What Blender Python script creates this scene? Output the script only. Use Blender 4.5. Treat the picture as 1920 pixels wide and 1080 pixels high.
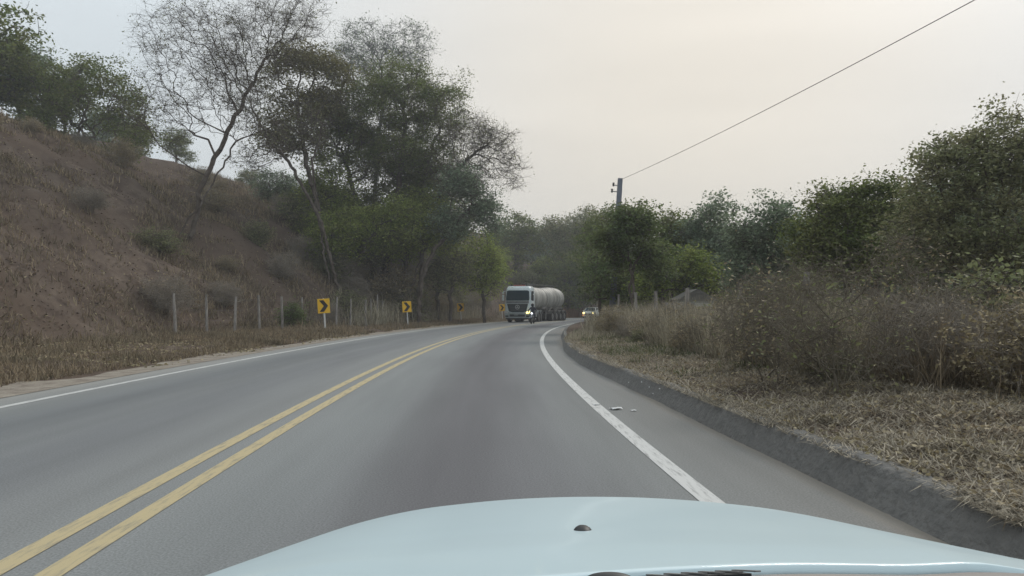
import bpy, bmesh, math, random
import numpy as np
from mathutils import Vector, Matrix, noise

# ------------------------------------------------------------------ camera, sky, sun, exposure
for o in list(bpy.data.objects): bpy.data.objects.remove(o)
S = bpy.context.scene
COL = S.collection
R = math.radians
F, HY, CH = 1400.0, 580.0, 1.25          # focal length in photo pixels, horizon row, camera height
cd = bpy.data.cameras.new('camera'); cam = bpy.data.objects.new('camera', cd); COL.objects.link(cam)
cam.location = (0, 0, CH); cam.rotation_euler = (R(90), 0, 0)
cd.sensor_width = 36; cd.lens = F/1920*36; cd.shift_y = (HY-540)/1920
cd.clip_start = 0.05; cd.clip_end = 3000
S.camera = cam
S.view_settings.view_transform = 'Standard'; S.view_settings.look = 'None'
S.view_settings.exposure = 0.72; S.view_settings.gamma = 1.0

SUN_EL, SUN_AZ = 38, 35                  # degrees; azimuth clockwise from +Y
W = bpy.data.worlds.new('World'); S.world = W; W.use_nodes = True
nt = W.node_tree; nt.nodes.clear()
wo = nt.nodes.new('ShaderNodeOutputWorld')
def wn(t, **k):
    n = nt.nodes.new(t)
    for a, b in k.items(): setattr(n, a, b)
    return n
sky = wn('ShaderNodeTexSky', sky_type='NISHITA', sun_disc=False, sun_elevation=R(SUN_EL), sun_rotation=R(SUN_AZ), dust_density=4.0)
tc = wn('ShaderNodeTexCoord')
bg1 = wn('ShaderNodeBackground'); bg1.inputs[1].default_value = 0.055
nt.links.new(sky.outputs[0], bg1.inputs[0])
# high overcast veil: cool grey overhead, warmer where the low sun lies behind it
dot = wn('ShaderNodeVectorMath', operation='DOT_PRODUCT'); dot.inputs[1].default_value = Vector((0.20, 0.95, 0.22)).normalized()
nt.links.new(tc.outputs['Generated'], dot.inputs[0])
rmp = wn('ShaderNodeValToRGB'); e = rmp.color_ramp.elements
e[0].position = 0.80; e[0].color = (0.55, 0.60, 0.625, 1); e[1].position = 1.0; e[1].color = (0.625, 0.58, 0.50, 1)
m = e.new(0.93); m.color = (0.60, 0.60, 0.58, 1)
nt.links.new(dot.outputs['Value'], rmp.inputs[0])
mp = wn('ShaderNodeMapping'); mp.inputs['Scale'].default_value = (1.2, 1.2, 7)
nz = wn('ShaderNodeTexNoise'); nz.inputs['Scale'].default_value = 1.6; nz.inputs['Detail'].default_value = 5
nt.links.new(tc.outputs['Generated'], mp.inputs[0]); nt.links.new(mp.outputs[0], nz.inputs[0])
mr = wn('ShaderNodeMapRange'); mr.inputs[1].default_value = 0.3; mr.inputs[2].default_value = 0.7; mr.inputs[3].default_value = 0.945; mr.inputs[4].default_value = 1.055
nt.links.new(nz.outputs[0], mr.inputs[0])
vm = wn('ShaderNodeVectorMath', operation='SCALE'); nt.links.new(rmp.outputs[0], vm.inputs[0]); nt.links.new(mr.outputs[0], vm.inputs[3])
bg2 = wn('ShaderNodeBackground'); bg2.inputs[1].default_value = 0.88; nt.links.new(vm.outputs[0], bg2.inputs[0])
mx = wn('ShaderNodeMixShader'); mx.inputs[0].default_value = 0.9
nt.links.new(bg1.outputs[0], mx.inputs[1]); nt.links.new(bg2.outputs[0], mx.inputs[2]); nt.links.new(mx.outputs[0], wo.inputs[0])

sl = bpy.data.lights.new('sun', 'SUN'); sl.energy = 0.7; sl.angle = R(14); sl.color = (1.0, 0.93, 0.84)
so = bpy.data.objects.new('sun', sl); COL.objects.link(so)
dv = Vector((math.sin(R(SUN_AZ))*math.cos(R(SUN_EL)), math.cos(R(SUN_AZ))*math.cos(R(SUN_EL)), math.sin(R(SUN_EL))))
so.rotation_euler = dv.to_track_quat('Z', 'Y').to_euler(); so.location = (20, 20, 50)

# ------------------------------------------------------------------ materials
def mat(name, c, rough=0.8, metal=0.0, c2=None, scale=4.0, detail=6, bump=0.0, bscale=None, coat=0.0, lo=0.35, hi=0.65,
        coord='Object', stretch=(1, 1, 1), emit=None, spec=0.5, alpha=None, transl=0.0, island=0.0, c3=None, scale3=0.4):
    m = bpy.data.materials.new(name); m.use_nodes = True; t = m.node_tree
    b = t.nodes['Principled BSDF']; L = t.links.new
    b.inputs['Roughness'].default_value = rough; b.inputs['Metallic'].default_value = metal
    b.inputs['Specular IOR Level'].default_value = spec
    b.inputs['Base Color'].default_value = (*c, 1)
    if coat: b.inputs['Coat Weight'].default_value = coat; b.inputs['Coat Roughness'].default_value = 0.06
    if emit: b.inputs['Emission Color'].default_value = (*emit[0], 1); b.inputs['Emission Strength'].default_value = emit[1]
    tcn = t.nodes.new('ShaderNodeTexCoord'); mpn = t.nodes.new('ShaderNodeMapping'); mpn.inputs['Scale'].default_value = stretch
    L(tcn.outputs[coord], mpn.inputs[0])
    colout = None
    if c2 is not None:
        n = t.nodes.new('ShaderNodeTexNoise'); n.inputs['Scale'].default_value = scale; n.inputs['Detail'].default_value = detail
        n.inputs['Roughness'].default_value = 0.62
        L(mpn.outputs[0], n.inputs[0])
        r = t.nodes.new('ShaderNodeMapRange'); r.inputs[1].default_value = lo; r.inputs[2].default_value = hi; L(n.outputs[0], r.inputs[0])
        x = t.nodes.new('ShaderNodeMix'); x.data_type = 'RGBA'; x.inputs[6].default_value = (*c, 1); x.inputs[7].default_value = (*c2, 1)
        L(r.outputs[0], x.inputs[0]); colout = x.outputs[2]
        if c3 is not None:
            n3 = t.nodes.new('ShaderNodeTexNoise'); n3.inputs['Scale'].default_value = scale3; n3.inputs['Detail'].default_value = 4
            L(mpn.outputs[0], n3.inputs[0])
            r3 = t.nodes.new('ShaderNodeMapRange'); r3.inputs[1].default_value = 0.45; r3.inputs[2].default_value = 0.62; L(n3.outputs[0], r3.inputs[0])
            x3 = t.nodes.new('ShaderNodeMix'); x3.data_type = 'RGBA'; x3.inputs[7].default_value = (*c3, 1)
            L(r3.outputs[0], x3.inputs[0]); L(colout, x3.inputs[6]); colout = x3.outputs[2]
    if island:
        g = t.nodes.new('ShaderNodeNewGeometry'); r = t.nodes.new('ShaderNodeMapRange')
        r.inputs[3].default_value = 1-island; r.inputs[4].default_value = 1+island; L(g.outputs['Random Per Island'], r.inputs[0])
        v = t.nodes.new('ShaderNodeVectorMath'); v.operation = 'SCALE'
        if colout: L(colout, v.inputs[0])
        else: v.inputs[0].default_value = c
        L(r.outputs[0], v.inputs[3]); colout = v.outputs[0]
    if colout: L(colout, b.inputs['Base Color'])
    if bump:
        n = t.nodes.new('ShaderNodeTexNoise'); n.inputs['Scale'].default_value = bscale or scale*3; n.inputs['Detail'].default_value = 6
        L(mpn.outputs[0], n.inputs[0]); bp = t.nodes.new('ShaderNodeBump'); bp.inputs['Strength'].default_value = bump; bp.inputs['Distance'].default_value = 0.05
        L(n.outputs[0], bp.inputs['Height']); L(bp.outputs[0], b.inputs['Normal'])
    if transl:
        tr = t.nodes.new('ShaderNodeBsdfTranslucent'); ms = t.nodes.new('ShaderNodeMixShader'); ms.inputs[0].default_value = transl
        if colout: L(colout, tr.inputs[0])
        else: tr.inputs[0].default_value = (*c, 1)
        L(b.outputs[0], ms.inputs[1]); L(tr.outputs[0], ms.inputs[2]); L(ms.outputs[0], t.nodes['Material Output'].inputs[0])
    return m

M = {}
M['bark'] = mat('bark', (0.075, 0.058, 0.045), 0.9, c2=(0.14, 0.115, 0.095), scale=3)
M['bark_mid'] = mat('bark_mid', (0.13, 0.11, 0.085), 0.9, c2=(0.22, 0.19, 0.14), scale=2)
M['bark_pale'] = mat('bark_pale', (0.22, 0.19, 0.155), 0.9, c2=(0.34, 0.30, 0.25), scale=2)
M['bark_grey'] = mat('bark_grey', (0.13, 0.13, 0.14), 0.9, c2=(0.19, 0.185, 0.18), scale=2)  # lighter bluish grey: the veil over the far twigs is put into the bark colour
def leafm(name, a, b, isl=0.45, tr=0.42): return mat(name, a, 0.6, c2=b, scale=0.9, detail=3, island=isl, transl=tr, spec=0.3)
M['leaf_dark'] = leafm('leaf_dark', (0.115, 0.163, 0.043), (0.209, 0.22, 0.074))
M['leaf_brown'] = leafm('leaf_brown', (0.155, 0.142, 0.068), (0.216, 0.199, 0.081))
M['leaf_olive'] = leafm('leaf_olive', (0.216, 0.277, 0.061), (0.27, 0.298, 0.088))
M['leaf_lime'] = leafm('leaf_lime', (0.284, 0.362, 0.074), (0.338, 0.369, 0.108))
M['leaf_green'] = leafm('leaf_green', (0.10, 0.15, 0.055), (0.20, 0.235, 0.09))
M['leaf_grey'] = leafm('leaf_grey', (0.162, 0.22, 0.142), (0.257, 0.305, 0.196))
M['leaf_dry'] = leafm('leaf_dry', (0.37, 0.30, 0.19), (0.24, 0.21, 0.12), tr=0.2)
M['leaf_mute'] = leafm('leaf_mute', (0.189, 0.22, 0.101), (0.284, 0.27, 0.149))
M['straw'] = mat('straw', (0.45, 0.395, 0.30), 0.9, c2=(0.30, 0.275, 0.20), scale=0.8, island=0.45, transl=0.2, spec=0.2)
M['straw_grey'] = mat('straw_grey', (0.42, 0.375, 0.30), 0.9, c2=(0.27, 0.24, 0.185), scale=1.6, island=0.5, transl=0.2, spec=0.2)
M['straw_dark'] = mat('straw_dark', (0.30, 0.235, 0.16), 0.9, c2=(0.19, 0.16, 0.11), scale=0.6, island=0.5, transl=0.2, spec=0.2)
M['weed_green'] = mat('weed_green', (0.09, 0.13, 0.05), 0.8, c2=(0.16, 0.16, 0.08), scale=1.5, island=0.4, transl=0.2, spec=0.2)
M['litter_dark'] = mat('litter_dark', (.11, .075, .06), .9, c2=(.19, .14, .11), scale=.4, island=.5, spec=.2)
M['soil'] = mat('soil', (0.075, 0.055, 0.045), 0.95, c2=(0.165, 0.128, 0.10), scale=1.3, detail=12, bump=1.0, bscale=2.2, c3=(0.115, 0.085, 0.065), scale3=0.2, spec=0.1)
M['gravel'] = mat('gravel', (0.38, 0.34, 0.285), 0.95, c2=(0.22, 0.185, 0.155), scale=3.0, detail=10, bump=0.6, bscale=25, spec=0.1)
M['concrete_dark'] = mat('concrete_dark', (0.15, 0.148, 0.142), 0.9, c2=(0.20, 0.195, 0.185), scale=9, detail=12, bump=0.7, bscale=22)
M['pole_concrete'] = mat('pole_concrete', (0.15, 0.17, 0.22), 0.8, c2=(0.20, 0.21, 0.24), scale=3, bump=0.2)
M['wood_grey'] = mat('wood_grey', (0.40, 0.37, 0.34), 0.9, c2=(0.15, 0.135, 0.12), scale=4, stretch=(4, 4, 0.6), bump=0.5)
M['wire'] = mat('wire', (0.12, 0.11, 0.11), 0.6, 0.4)
M['rubber'] = mat('rubber', (0.03, 0.03, 0.032), 0.85, c2=(0.06, 0.056, 0.05), scale=5)
M['black'] = mat('black_plastic', (0.02, 0.022, 0.025), 0.5)
M['glass'] = mat('dark_glass', (0.008, 0.03, 0.042), 0.2, spec=0.22, c2=(0.014, 0.045, 0.06), scale=2)
M['steel'] = mat('steel', (0.35, 0.35, 0.35), 0.5, 0.6, c2=(0.2, 0.19, 0.18), scale=5)
M['dirty_metal'] = mat('dirty_metal', (0.13, 0.125, 0.115), 0.7, 0.2, c2=(0.2, 0.19, 0.17), scale=3)
M['cab'] = mat('cab_paint', (0.72, 0.80, 0.83), 0.35, c2=(0.64, 0.71, 0.74), scale=1.5, coat=0.4)
M['cab_grey'] = mat('cab_grey_panel', (0.24, 0.26, 0.26), 0.45, c2=(0.18, 0.19, 0.19), scale=2)
M['tank'] = mat('tank_metal', (0.53, 0.52, 0.485), 0.55, 0.05, c2=(0.25, 0.245, 0.225), scale=1.5, detail=8, stretch=(1.0, 2.2, 0.22), lo=0.40, hi=0.60)
M['white'] = mat('white_paint', (0.72, 0.72, 0.70), 0.6, c2=(0.55, 0.54, 0.52), scale=6)
M['yellow'] = mat('sign_yellow', (0.90, 0.54, 0.02), 0.45, c2=(0.80, 0.46, 0.02), scale=4)
M['sign_black'] = mat('sign_black', (0.025, 0.02, 0.018), 0.5)
M['lamp_warm'] = mat('lamp_warm', (1, 0.9, 0.5), 0.3, emit=((1.0, 0.80, 0.25), 2.2))
M['lamp_white'] = mat('lamp_white', (1, 1, 1), 0.3, emit=((0.85, 0.93, 1.0), 2.2))
M['lamp_off'] = mat('lamp_off', (0.6, 0.62, 0.62), 0.2, coat=0.5)
M['red_lens'] = mat('red_lens', (0.45, 0.10, 0.08), 0.3)
M['amber'] = mat('amber_lens', (0.7, 0.25, 0.03), 0.3, emit=((1.0, 0.35, 0.03), 0.6))
M['car_silver'] = mat('car_silver', (0.80, 0.82, 0.78), 0.3, 0.0, coat=0.6)
M['hood'] = mat('tinted_car_paint', (0.62, 0.765, 0.81), 0.5, coat=0.4, c2=(0.59, 0.735, 0.78), scale=1.2, spec=0.4)  # white paint with the windscreen's bluish tint put into the base colour
M['cloth_dark'] = mat('cloth_dark', (0.03, 0.035, 0.055), 0.9, c2=(0.05, 0.055, 0.075), scale=6)
M['cloth_jeans'] = mat('cloth_jeans', (0.05, 0.07, 0.11), 0.9)
M['skin'] = mat('skin', (0.30, 0.18, 0.12), 0.6)
M['moto_paint'] = mat('moto_paint', (0.06, 0.07, 0.12), 0.3, coat=0.5)
M['roof_tile'] = mat('roof_tile', (0.28, 0.14, 0.09), 0.85, c2=(0.2, 0.11, 0.08), scale=6)
M['wall_white'] = mat('wall_white', (0.62, 0.66, 0.68), 0.85, c2=(0.5, 0.53, 0.54), scale=2)
M['grille_teal'] = mat('grille_dark', (0.018, 0.035, 0.042), 0.5)
M['cab_low'] = mat('cab_lower_panel', (0.40, 0.46, 0.47), 0.45, c2=(0.30, 0.34, 0.34), scale=2)
M['cowl'] = mat('cowl_plastic', (0.34, 0.31, 0.295), 0.7, c2=(0.28, 0.25, 0.235), scale=5)
M['paper'] = mat('paper', (0.75, 0.76, 0.76), 0.8)

# ------------------------------------------------------------------ object helpers
def tag(o, label=None, cat=None, group=None, kind=None):
    if label: o['label'] = label
    if cat: o['category'] = cat
    if group: o['group'] = group
    if kind: o['kind'] = kind
    return o
def empty(name, loc, rz=0, **k):
    o = bpy.data.objects.new(name, None); COL.objects.link(o); o.empty_display_size = 0.2
    o.location = loc; o.rotation_euler = (0, 0, rz); return tag(o, **k)
def npmesh(name, V, Fc, mt, parent=None, smooth=False, loc=None):
    V = np.asarray(V, dtype=np.float32); Fc = np.asarray(Fc, dtype=np.int32); k = Fc.shape[1]
    me = bpy.data.meshes.new(name)
    me.vertices.add(len(V)); me.vertices.foreach_set('co', V.ravel())
    me.loops.add(Fc.size); me.loops.foreach_set('vertex_index', Fc.ravel())
    me.polygons.add(len(Fc)); me.polygons.foreach_set('loop_start', np.arange(0, Fc.size, k, dtype=np.int32))
    me.polygons.foreach_set('loop_total', np.full(len(Fc), k, dtype=np.int32))
    if smooth: me.polygons.foreach_set('use_smooth', np.ones(len(Fc), dtype=bool))
    me.update(calc_edges=True); me.validate(); me.materials.append(mt)
    o = bpy.data.objects.new(name, me); COL.objects.link(o)
    if parent: o.parent = parent
    if loc is not None: o.location = loc
    return o
class MB:
    def __init__(s): s.bm = bmesh.new()
    def box(s, c, d, rot=None, bev=0.0, taper=None):
        r = bmesh.ops.create_cube(s.bm, size=1.0); vs = r['verts']
        for v in vs:
            if taper and v.co.z > 0: v.co.x *= taper[0]; v.co.y *= taper[1]
            v.co = Vector((v.co.x*d[0], v.co.y*d[1], v.co.z*d[2]))
            if rot: v.co = rot @ v.co
            v.co += Vector(c)
        if bev:
            es = list({e for v in vs for e in v.link_edges})
            bmesh.ops.bevel(s.bm, geom=es, offset=bev, segments=2, affect='EDGES', profile=0.5)
        return s
    def tube(s, a, b, r0, r1=None, n=10, cap=True):
        a = Vector(a); b = Vector(b); d = b-a; q = Vector((0, 0, 1)).rotation_difference(d.normalized()).to_matrix().to_4x4()
        bmesh.ops.create_cone(s.bm, cap_ends=cap, segments=n, radius1=r0, radius2=r0 if r1 is None else r1, depth=d.length,
                              matrix=Matrix.Translation((a+b)/2) @ q)
        return s
    def path(s, pts, r, n=8):
        for a, b in zip(pts[:-1], pts[1:]): s.tube(a, b, r, n=n)
        return s
    def sph(s, c, r, sc=(1, 1, 1), u=16, v=10):
        bmesh.ops.create_uvsphere(s.bm, u_segments=u, v_segments=v, radius=r, matrix=Matrix.Translation(c) @ Matrix.Diagonal((*sc, 1)))
        return s
    def rings(s, rings, cap=True, closed=True):
        vr = [[s.bm.verts.new(p) for p in rg] for rg in rings]; n = len(vr[0])
        for A, B in zip(vr[:-1], vr[1:]):
            for i in range(n if closed else n-1):
                j = (i+1) % n; s.bm.faces.new((A[i], A[j], B[j], B[i]))
        if cap and closed:
            s.bm.faces.new(vr[0][::-1]); s.bm.faces.new(vr[-1])
        return s
    def prism(s, poly, axis, t0, t1):
        # poly = 2D outline; axis 'x','y','z' is the extrusion direction
        def P(a, b, t): return {'x': (t, a, b), 'y': (a, t, b), 'z': (a, b, t)}[axis]
        return s.rings([[P(a, b, t0) for a, b in poly], [P(a, b, t1) for a, b in poly]])
    def build(s, name, mt, parent=None, smooth=False, loc=None):
        bmesh.ops.recalc_face_normals(s.bm, faces=s.bm.faces)
        me = bpy.data.meshes.new(name); s.bm.to_mesh(me); s.bm.free(); me.materials.append(mt)
        if smooth:
            for p in me.polygons: p.use_smooth = True
            try: me.set_sharp_from_angle(angle=R(38))
            except Exception: pass
        o = bpy.data.objects.new(name, me); COL.objects.link(o)
        if parent: o.parent = parent
        if loc is not None: o.location = loc
        return o
def copy_tree(o, parent=None):
    c = o.copy(); COL.objects.link(c); c.parent = parent
    for ch in o.children: copy_tree(ch, c)
    return c
def PX(px, py, d): return Vector(((px-960)/F*d, d, CH-(py-HY)/F*d))

# ------------------------------------------------------------------ road and ground
Y1 = 135.0
def _xw(y): return 1.59 - 0.07*y + 0.00185*y*y + 1.7e-6*max(y, 0)**3
def slope(y): y = min(y, Y1); return -0.07 + 0.0037*y + 5.1e-6*max(y, 0)**2
def xw(y): return _xw(y) if y <= Y1 else _xw(Y1)+slope(Y1)*(y-Y1)
def nrm(y): a = math.atan(slope(y)); return math.cos(a), -math.sin(a)   # right-hand normal
def onroad(y, o): n = nrm(y); return xw(y)+n[0]*o, y+n[1]*o
def off(x, y): return (x-xw(y))*math.cos(math.atan(slope(y)))
def kerb_o(y): return float(np.interp(y, [0, 6, 10, 13, 17, 22, 28, 40], [1.02, 1.0, 0.93, 0.8, 0.62, 0.62, 0.8, 0.9]))
OL, OY = -7.6, -3.68                     # left edge line, yellow centre
def fbm(x, y, s): return noise.fractal(Vector((x*s, y*s, 3.7)), 1.0, 2.0, 4)
def sstep(a, b, t): t = min(max((t-a)/(b-a), 0), 1); return t*t*(3-2*t)
def ground_z(x, y, o=None):
    if o is None: o = off(x, y)
    k = kerb_o(y)
    if OL-0.75 < o < k+0.1: return -0.06
    if o <= OL-0.75:
        t = -(o-(OL-0.75))               # distance past the asphalt
        z = -0.02 + 0.17*sstep(0.1, 3.0, t) + 0.05*fbm(x, y, 0.9)*min(t, 1)
        u = t-float(np.interp(y, [15, 38, 46, 60, 80], [7.4, 6.9, 5.6, 4.0, 3.6]))
        if u > 0:
            h = 18.5*(1-math.exp(-u*0.034*1.0))*1.35
            h = min(h, 22)
            z += h*sstep(-0.5, 4, u) + (0.5*fbm(x, y, 0.25)+1.6*fbm(x, y, 0.06)-0.9*abs(fbm(o*.25, y*1.6+40, 0.22))+.16*fbm(x, y, 1.3))*min(u/6, 1)
        return z
    t = o-k-0.1
    z = 0.215 + 0.14*sstep(0, 2.2, t) + (0.05*fbm(x, y, 1.1)+0.04*fbm(x, y, 3.1))*min(t*2, 1) + 0.25*fbm(x, y, 0.1)*sstep(2, 10, t)
    if t > 5: z -= 0.6*sstep(5, 18, t)
    if t > 40: z += 10*sstep(40, 160, t)
    return z
def build_ground():
    ys = np.concatenate([np.arange(-60, 0, 4), np.arange(0, 30, 0.5), np.arange(30, 80, 1.0), np.arange(80, 160, 2), np.arange(160, 300, 6), np.arange(300, 640, 20)])
    lt = [0.0, 0.04, 0.2, 0.5, 0.9, 1.4, 2, 2.6, 3.2, 3.8] + list(np.arange(4.5, 20, 0.7)) + list(np.arange(20, 50, 1.5)) + list(np.arange(50, 100, 5)) + list(np.arange(100, 330, 20))
    rt = [0.0, 0.02, 0.15, 0.35, 0.6, 0.9, 1.3, 1.8, 2.3, 3, 3.8, 4.8, 6, 8, 10, 13, 17, 22, 28, 36, 45, 60, 80, 110, 150, 200, 260, 300]
    V = []; nC = None; gi = []
    for y in ys:
        k = kerb_o(y); sec = 1/math.cos(math.atan(slope(y)))
        cols = [(OL-0.75-t, None) for t in lt[::-1]]
        cols += [(OL-0.72, -0.06), (OY, -0.06), (k+0.09, -0.06)]
        cols += [(k+0.1+t, None) for t in rt[1:]]
        nC = len(cols)
        for o, z in cols:
            x = xw(y)+o*sec
            if z is None: z = ground_z(x, y, o)
            V.append((x, y, z))
    n = len(ys); Fc = [(r*nC+c, r*nC+c+1, (r+1)*nC+c+1, (r+1)*nC+c) for r in range(n-1) for c in range(nC-1)]
    g = npmesh('ground', V, Fc, M['soil'], smooth=True); tag(g, kind='structure')
build_ground()

def strip(name, offs, y0, y1, step, z, mt, crown=0.0, uv=True):
    ys = np.arange(y0, y1+1e-6, step); V = []; UV = []
    s = 0; px = None
    for y in ys:
        if px is not None: s += math.hypot(xw(y)-px, step)
        px = xw(y)
        for o in offs:
            oo = o(y) if callable(o) else o
            x, yy = onroad(y, oo); V.append((x, yy, z)); UV.append((oo, s))
    k = len(offs); Fc = [(r*k+c, r*k+c+1, (r+1)*k+c+1, (r+1)*k+c) for r in range(len(ys)-1) for c in range(k-1)]
    ob = npmesh(name, V, Fc, mt, smooth=True)
    uvl = ob.data.uv_layers.new(name='UVMap'); idx = np.empty(len(ob.data.loops), dtype=np.int32); ob.data.loops.foreach_get('vertex_index', idx)
    uvl.data.foreach_set('uv', np.asarray(UV, dtype=np.float32)[idx].ravel())
    return tag(ob, kind='structure')

def road_mat():
    m = bpy.data.materials.new('asphalt'); m.use_nodes = True; t = m.node_tree; L = t.links.new; b = t.nodes['Principled BSDF']
    N = lambda ty, **k: [setattr(n := t.nodes.new(ty), a, v) for a, v in k.items()] and n if k else t.nodes.new(ty)
    uv = t.nodes.new('ShaderNodeUVMap'); sep = t.nodes.new('ShaderNodeSeparateXYZ'); L(uv.outputs[0], sep.inputs[0])
    # worn bands along the lane, one ramp across the width (offset -8.35 .. 1)
    wob = t.nodes.new('ShaderNodeTexNoise'); wob.inputs['Scale'].default_value = 0.16; wob.inputs['Detail'].default_value = 3; L(uv.outputs[0], wob.inputs[0])
    ad = t.nodes.new('ShaderNodeMath'); ad.operation = 'MULTIPLY_ADD'; L(wob.outputs[0], ad.inputs[0]); ad.inputs[1].default_value = 0.7; L(sep.outputs[0], ad.inputs[2])
    mr = t.nodes.new('ShaderNodeMapRange'); mr.inputs[1].default_value = -7.85; mr.inputs[2].default_value = 1.5; L(ad.outputs[0], mr.inputs[0])
    rp = t.nodes.new('ShaderNodeValToRGB'); cr = rp.color_ramp; cr.interpolation = 'B_SPLINE'
    def P(o): return (o+7.85+0.0)/9.35
    st = [(-8.2, (.215, .205, .19)), (-7.4, (.175, .18, .175)), (-6.6, (.10, .103, .108)), (-5.9, (.15, .152, .15)), (-5.2, (.125, .127, .132)), (-4.2, (.175, .175, .17)),
          (-3.5, (.175, .178, .175)), (-2.7, (.165, .17, .168)), (-2.0, (.095, .091, .095)), (-1.35, (.104, .101, .105)), (-0.8, (.135, .135, .137)), (-0.3, (.155, .158, .155)), (0.2, (.145, .145, .14)), (1.0, (.155, .15, .14))]
    while len(cr.elements) < len(st): cr.elements.new(0.5)
    for el, (o, c) in zip(cr.elements, st): el.position = min(max(P(o+0.35), 0), 1); el.color = (*c, 1)
    L(mr.outputs[0], rp.inputs[0])
    mp2 = t.nodes.new('ShaderNodeMapping'); mp2.inputs['Scale'].default_value = (1.6, 0.10, 1); L(uv.outputs[0], mp2.inputs[0])
    n1 = t.nodes.new('ShaderNodeTexNoise'); n1.inputs['Scale'].default_value = 1.6; n1.inputs['Detail'].default_value = 6; L(mp2.outputs[0], n1.inputs[0])
    n2 = t.nodes.new('ShaderNodeTexNoise'); n2.inputs['Scale'].default_value = 75; n2.inputs['Detail'].default_value = 4; L(uv.outputs[0], n2.inputs[0])
    r1 = t.nodes.new('ShaderNodeMapRange'); r1.inputs[1].default_value = .3; r1.inputs[2].default_value = .7; r1.inputs[3].default_value = .92; r1.inputs[4].default_value = 1.09; L(n1.outputs[0], r1.inputs[0])
    r2 = t.nodes.new('ShaderNodeMapRange'); r2.inputs[1].default_value = .3; r2.inputs[2].default_value = .7; r2.inputs[3].default_value = .76; r2.inputs[4].default_value = 1.26; L(n2.outputs[0], r2.inputs[0])
    mu = t.nodes.new('ShaderNodeMath'); mu.operation = 'MULTIPLY'; L(r1.outputs[0], mu.inputs[0]); L(r2.outputs[0], mu.inputs[1])
    sc = t.nodes.new('ShaderNodeVectorMath'); sc.operation = 'SCALE'; gm = t.nodes.new('ShaderNodeVectorMath'); gm.operation = 'MULTIPLY'; gm.inputs[1].default_value = (1.38, 1.41, 1.43); L(rp.outputs[0], gm.inputs[0]); L(gm.outputs[0], sc.inputs[0]); L(mu.outputs[0], sc.inputs[3])
    # sand washed against the kerb
    n3 = t.nodes.new('ShaderNodeTexNoise'); n3.inputs['Scale'].default_value = 1.3; n3.inputs['Detail'].default_value = 7; L(mp2.outputs[0], n3.inputs[0])
    a3 = t.nodes.new('ShaderNodeMath'); a3.operation = 'MULTIPLY_ADD'; L(n3.outputs[0], a3.inputs[0]); a3.inputs[1].default_value = 1.5; L(sep.outputs[0], a3.inputs[2])
    r3 = t.nodes.new('ShaderNodeMapRange'); r3.inputs[1].default_value = 1.35; r3.inputs[2].default_value = 1.7; r3.inputs[4].default_value = 0.8; L(a3.outputs[0], r3.inputs[0])
    xx = t.nodes.new('ShaderNodeMix'); xx.data_type = 'RGBA'; xx.inputs[7].default_value = (.27, .24, .20, 1); L(r3.outputs[0], xx.inputs[0]); L(sc.outputs[0], xx.inputs[6])
    L(xx.outputs[2], b.inputs['Base Color']); b.inputs['Roughness'].default_value = 0.82; b.inputs['Specular IOR Level'].default_value = 0.35
    bp = t.nodes.new('ShaderNodeBump'); bp.inputs['Strength'].default_value = 0.35; bp.inputs['Distance'].default_value = 0.008; L(n2.outputs[0], bp.inputs['Height']); L(bp.outputs[0], b.inputs['Normal'])
    return m
def paint_mat(name, c):
    m = bpy.data.materials.new(name); m.use_nodes = True; t = m.node_tree; L = t.links.new; b = t.nodes['Principled BSDF']
    uv = t.nodes.new('ShaderNodeUVMap'); n = t.nodes.new('ShaderNodeTexNoise'); n.inputs['Scale'].default_value = 9; n.inputs['Detail'].default_value = 8; n.inputs['Roughness'].default_value = .7
    mp = t.nodes.new('ShaderNodeMapping'); mp.inputs['Scale'].default_value = (3, .35, 1); L(uv.outputs[0], mp.inputs[0]); L(mp.outputs[0], n.inputs[0])
    r = t.nodes.new('ShaderNodeMapRange'); r.inputs[1].default_value = .50; r.inputs[2].default_value = .74; L(n.outputs[0], r.inputs[0])
    x = t.nodes.new('ShaderNodeMix'); x.data_type = 'RGBA'; x.inputs[6].default_value = (*c, 1); x.inputs[7].default_value = (.17, .17, .168, 1); L(r.outputs[0], x.inputs[0])
    L(x.outputs[2], b.inputs['Base Color']); b.inputs['Roughness'].default_value = .75
    return m
strip('road', [OL-0.7, -7.2, -6, -5, -4, -3, -2, -1, 0, 0.4, lambda y: kerb_o(y)+0.03], -40, 230, 1.0, 0.0, road_mat())
PW = paint_mat('white_line_paint', (.60, .60, .585)); PY = paint_mat('yellow_line_paint', (.52, .43, .25))
strip('edge_line_right', [-0.075, 0.075], -40, 230, 1.0, 0.004, PW)
strip('edge_line_left', [OL-0.06, OL+0.06], -40, 230, 1.0, 0.004, PW)
strip('centre_line', [OY-0.21, OY-0.08], -40, 230, 1.0, 0.004, PY)
strip('centre_line', [OY+0.08, OY+0.21], -40, 230, 1.0, 0.004, PY)
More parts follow.
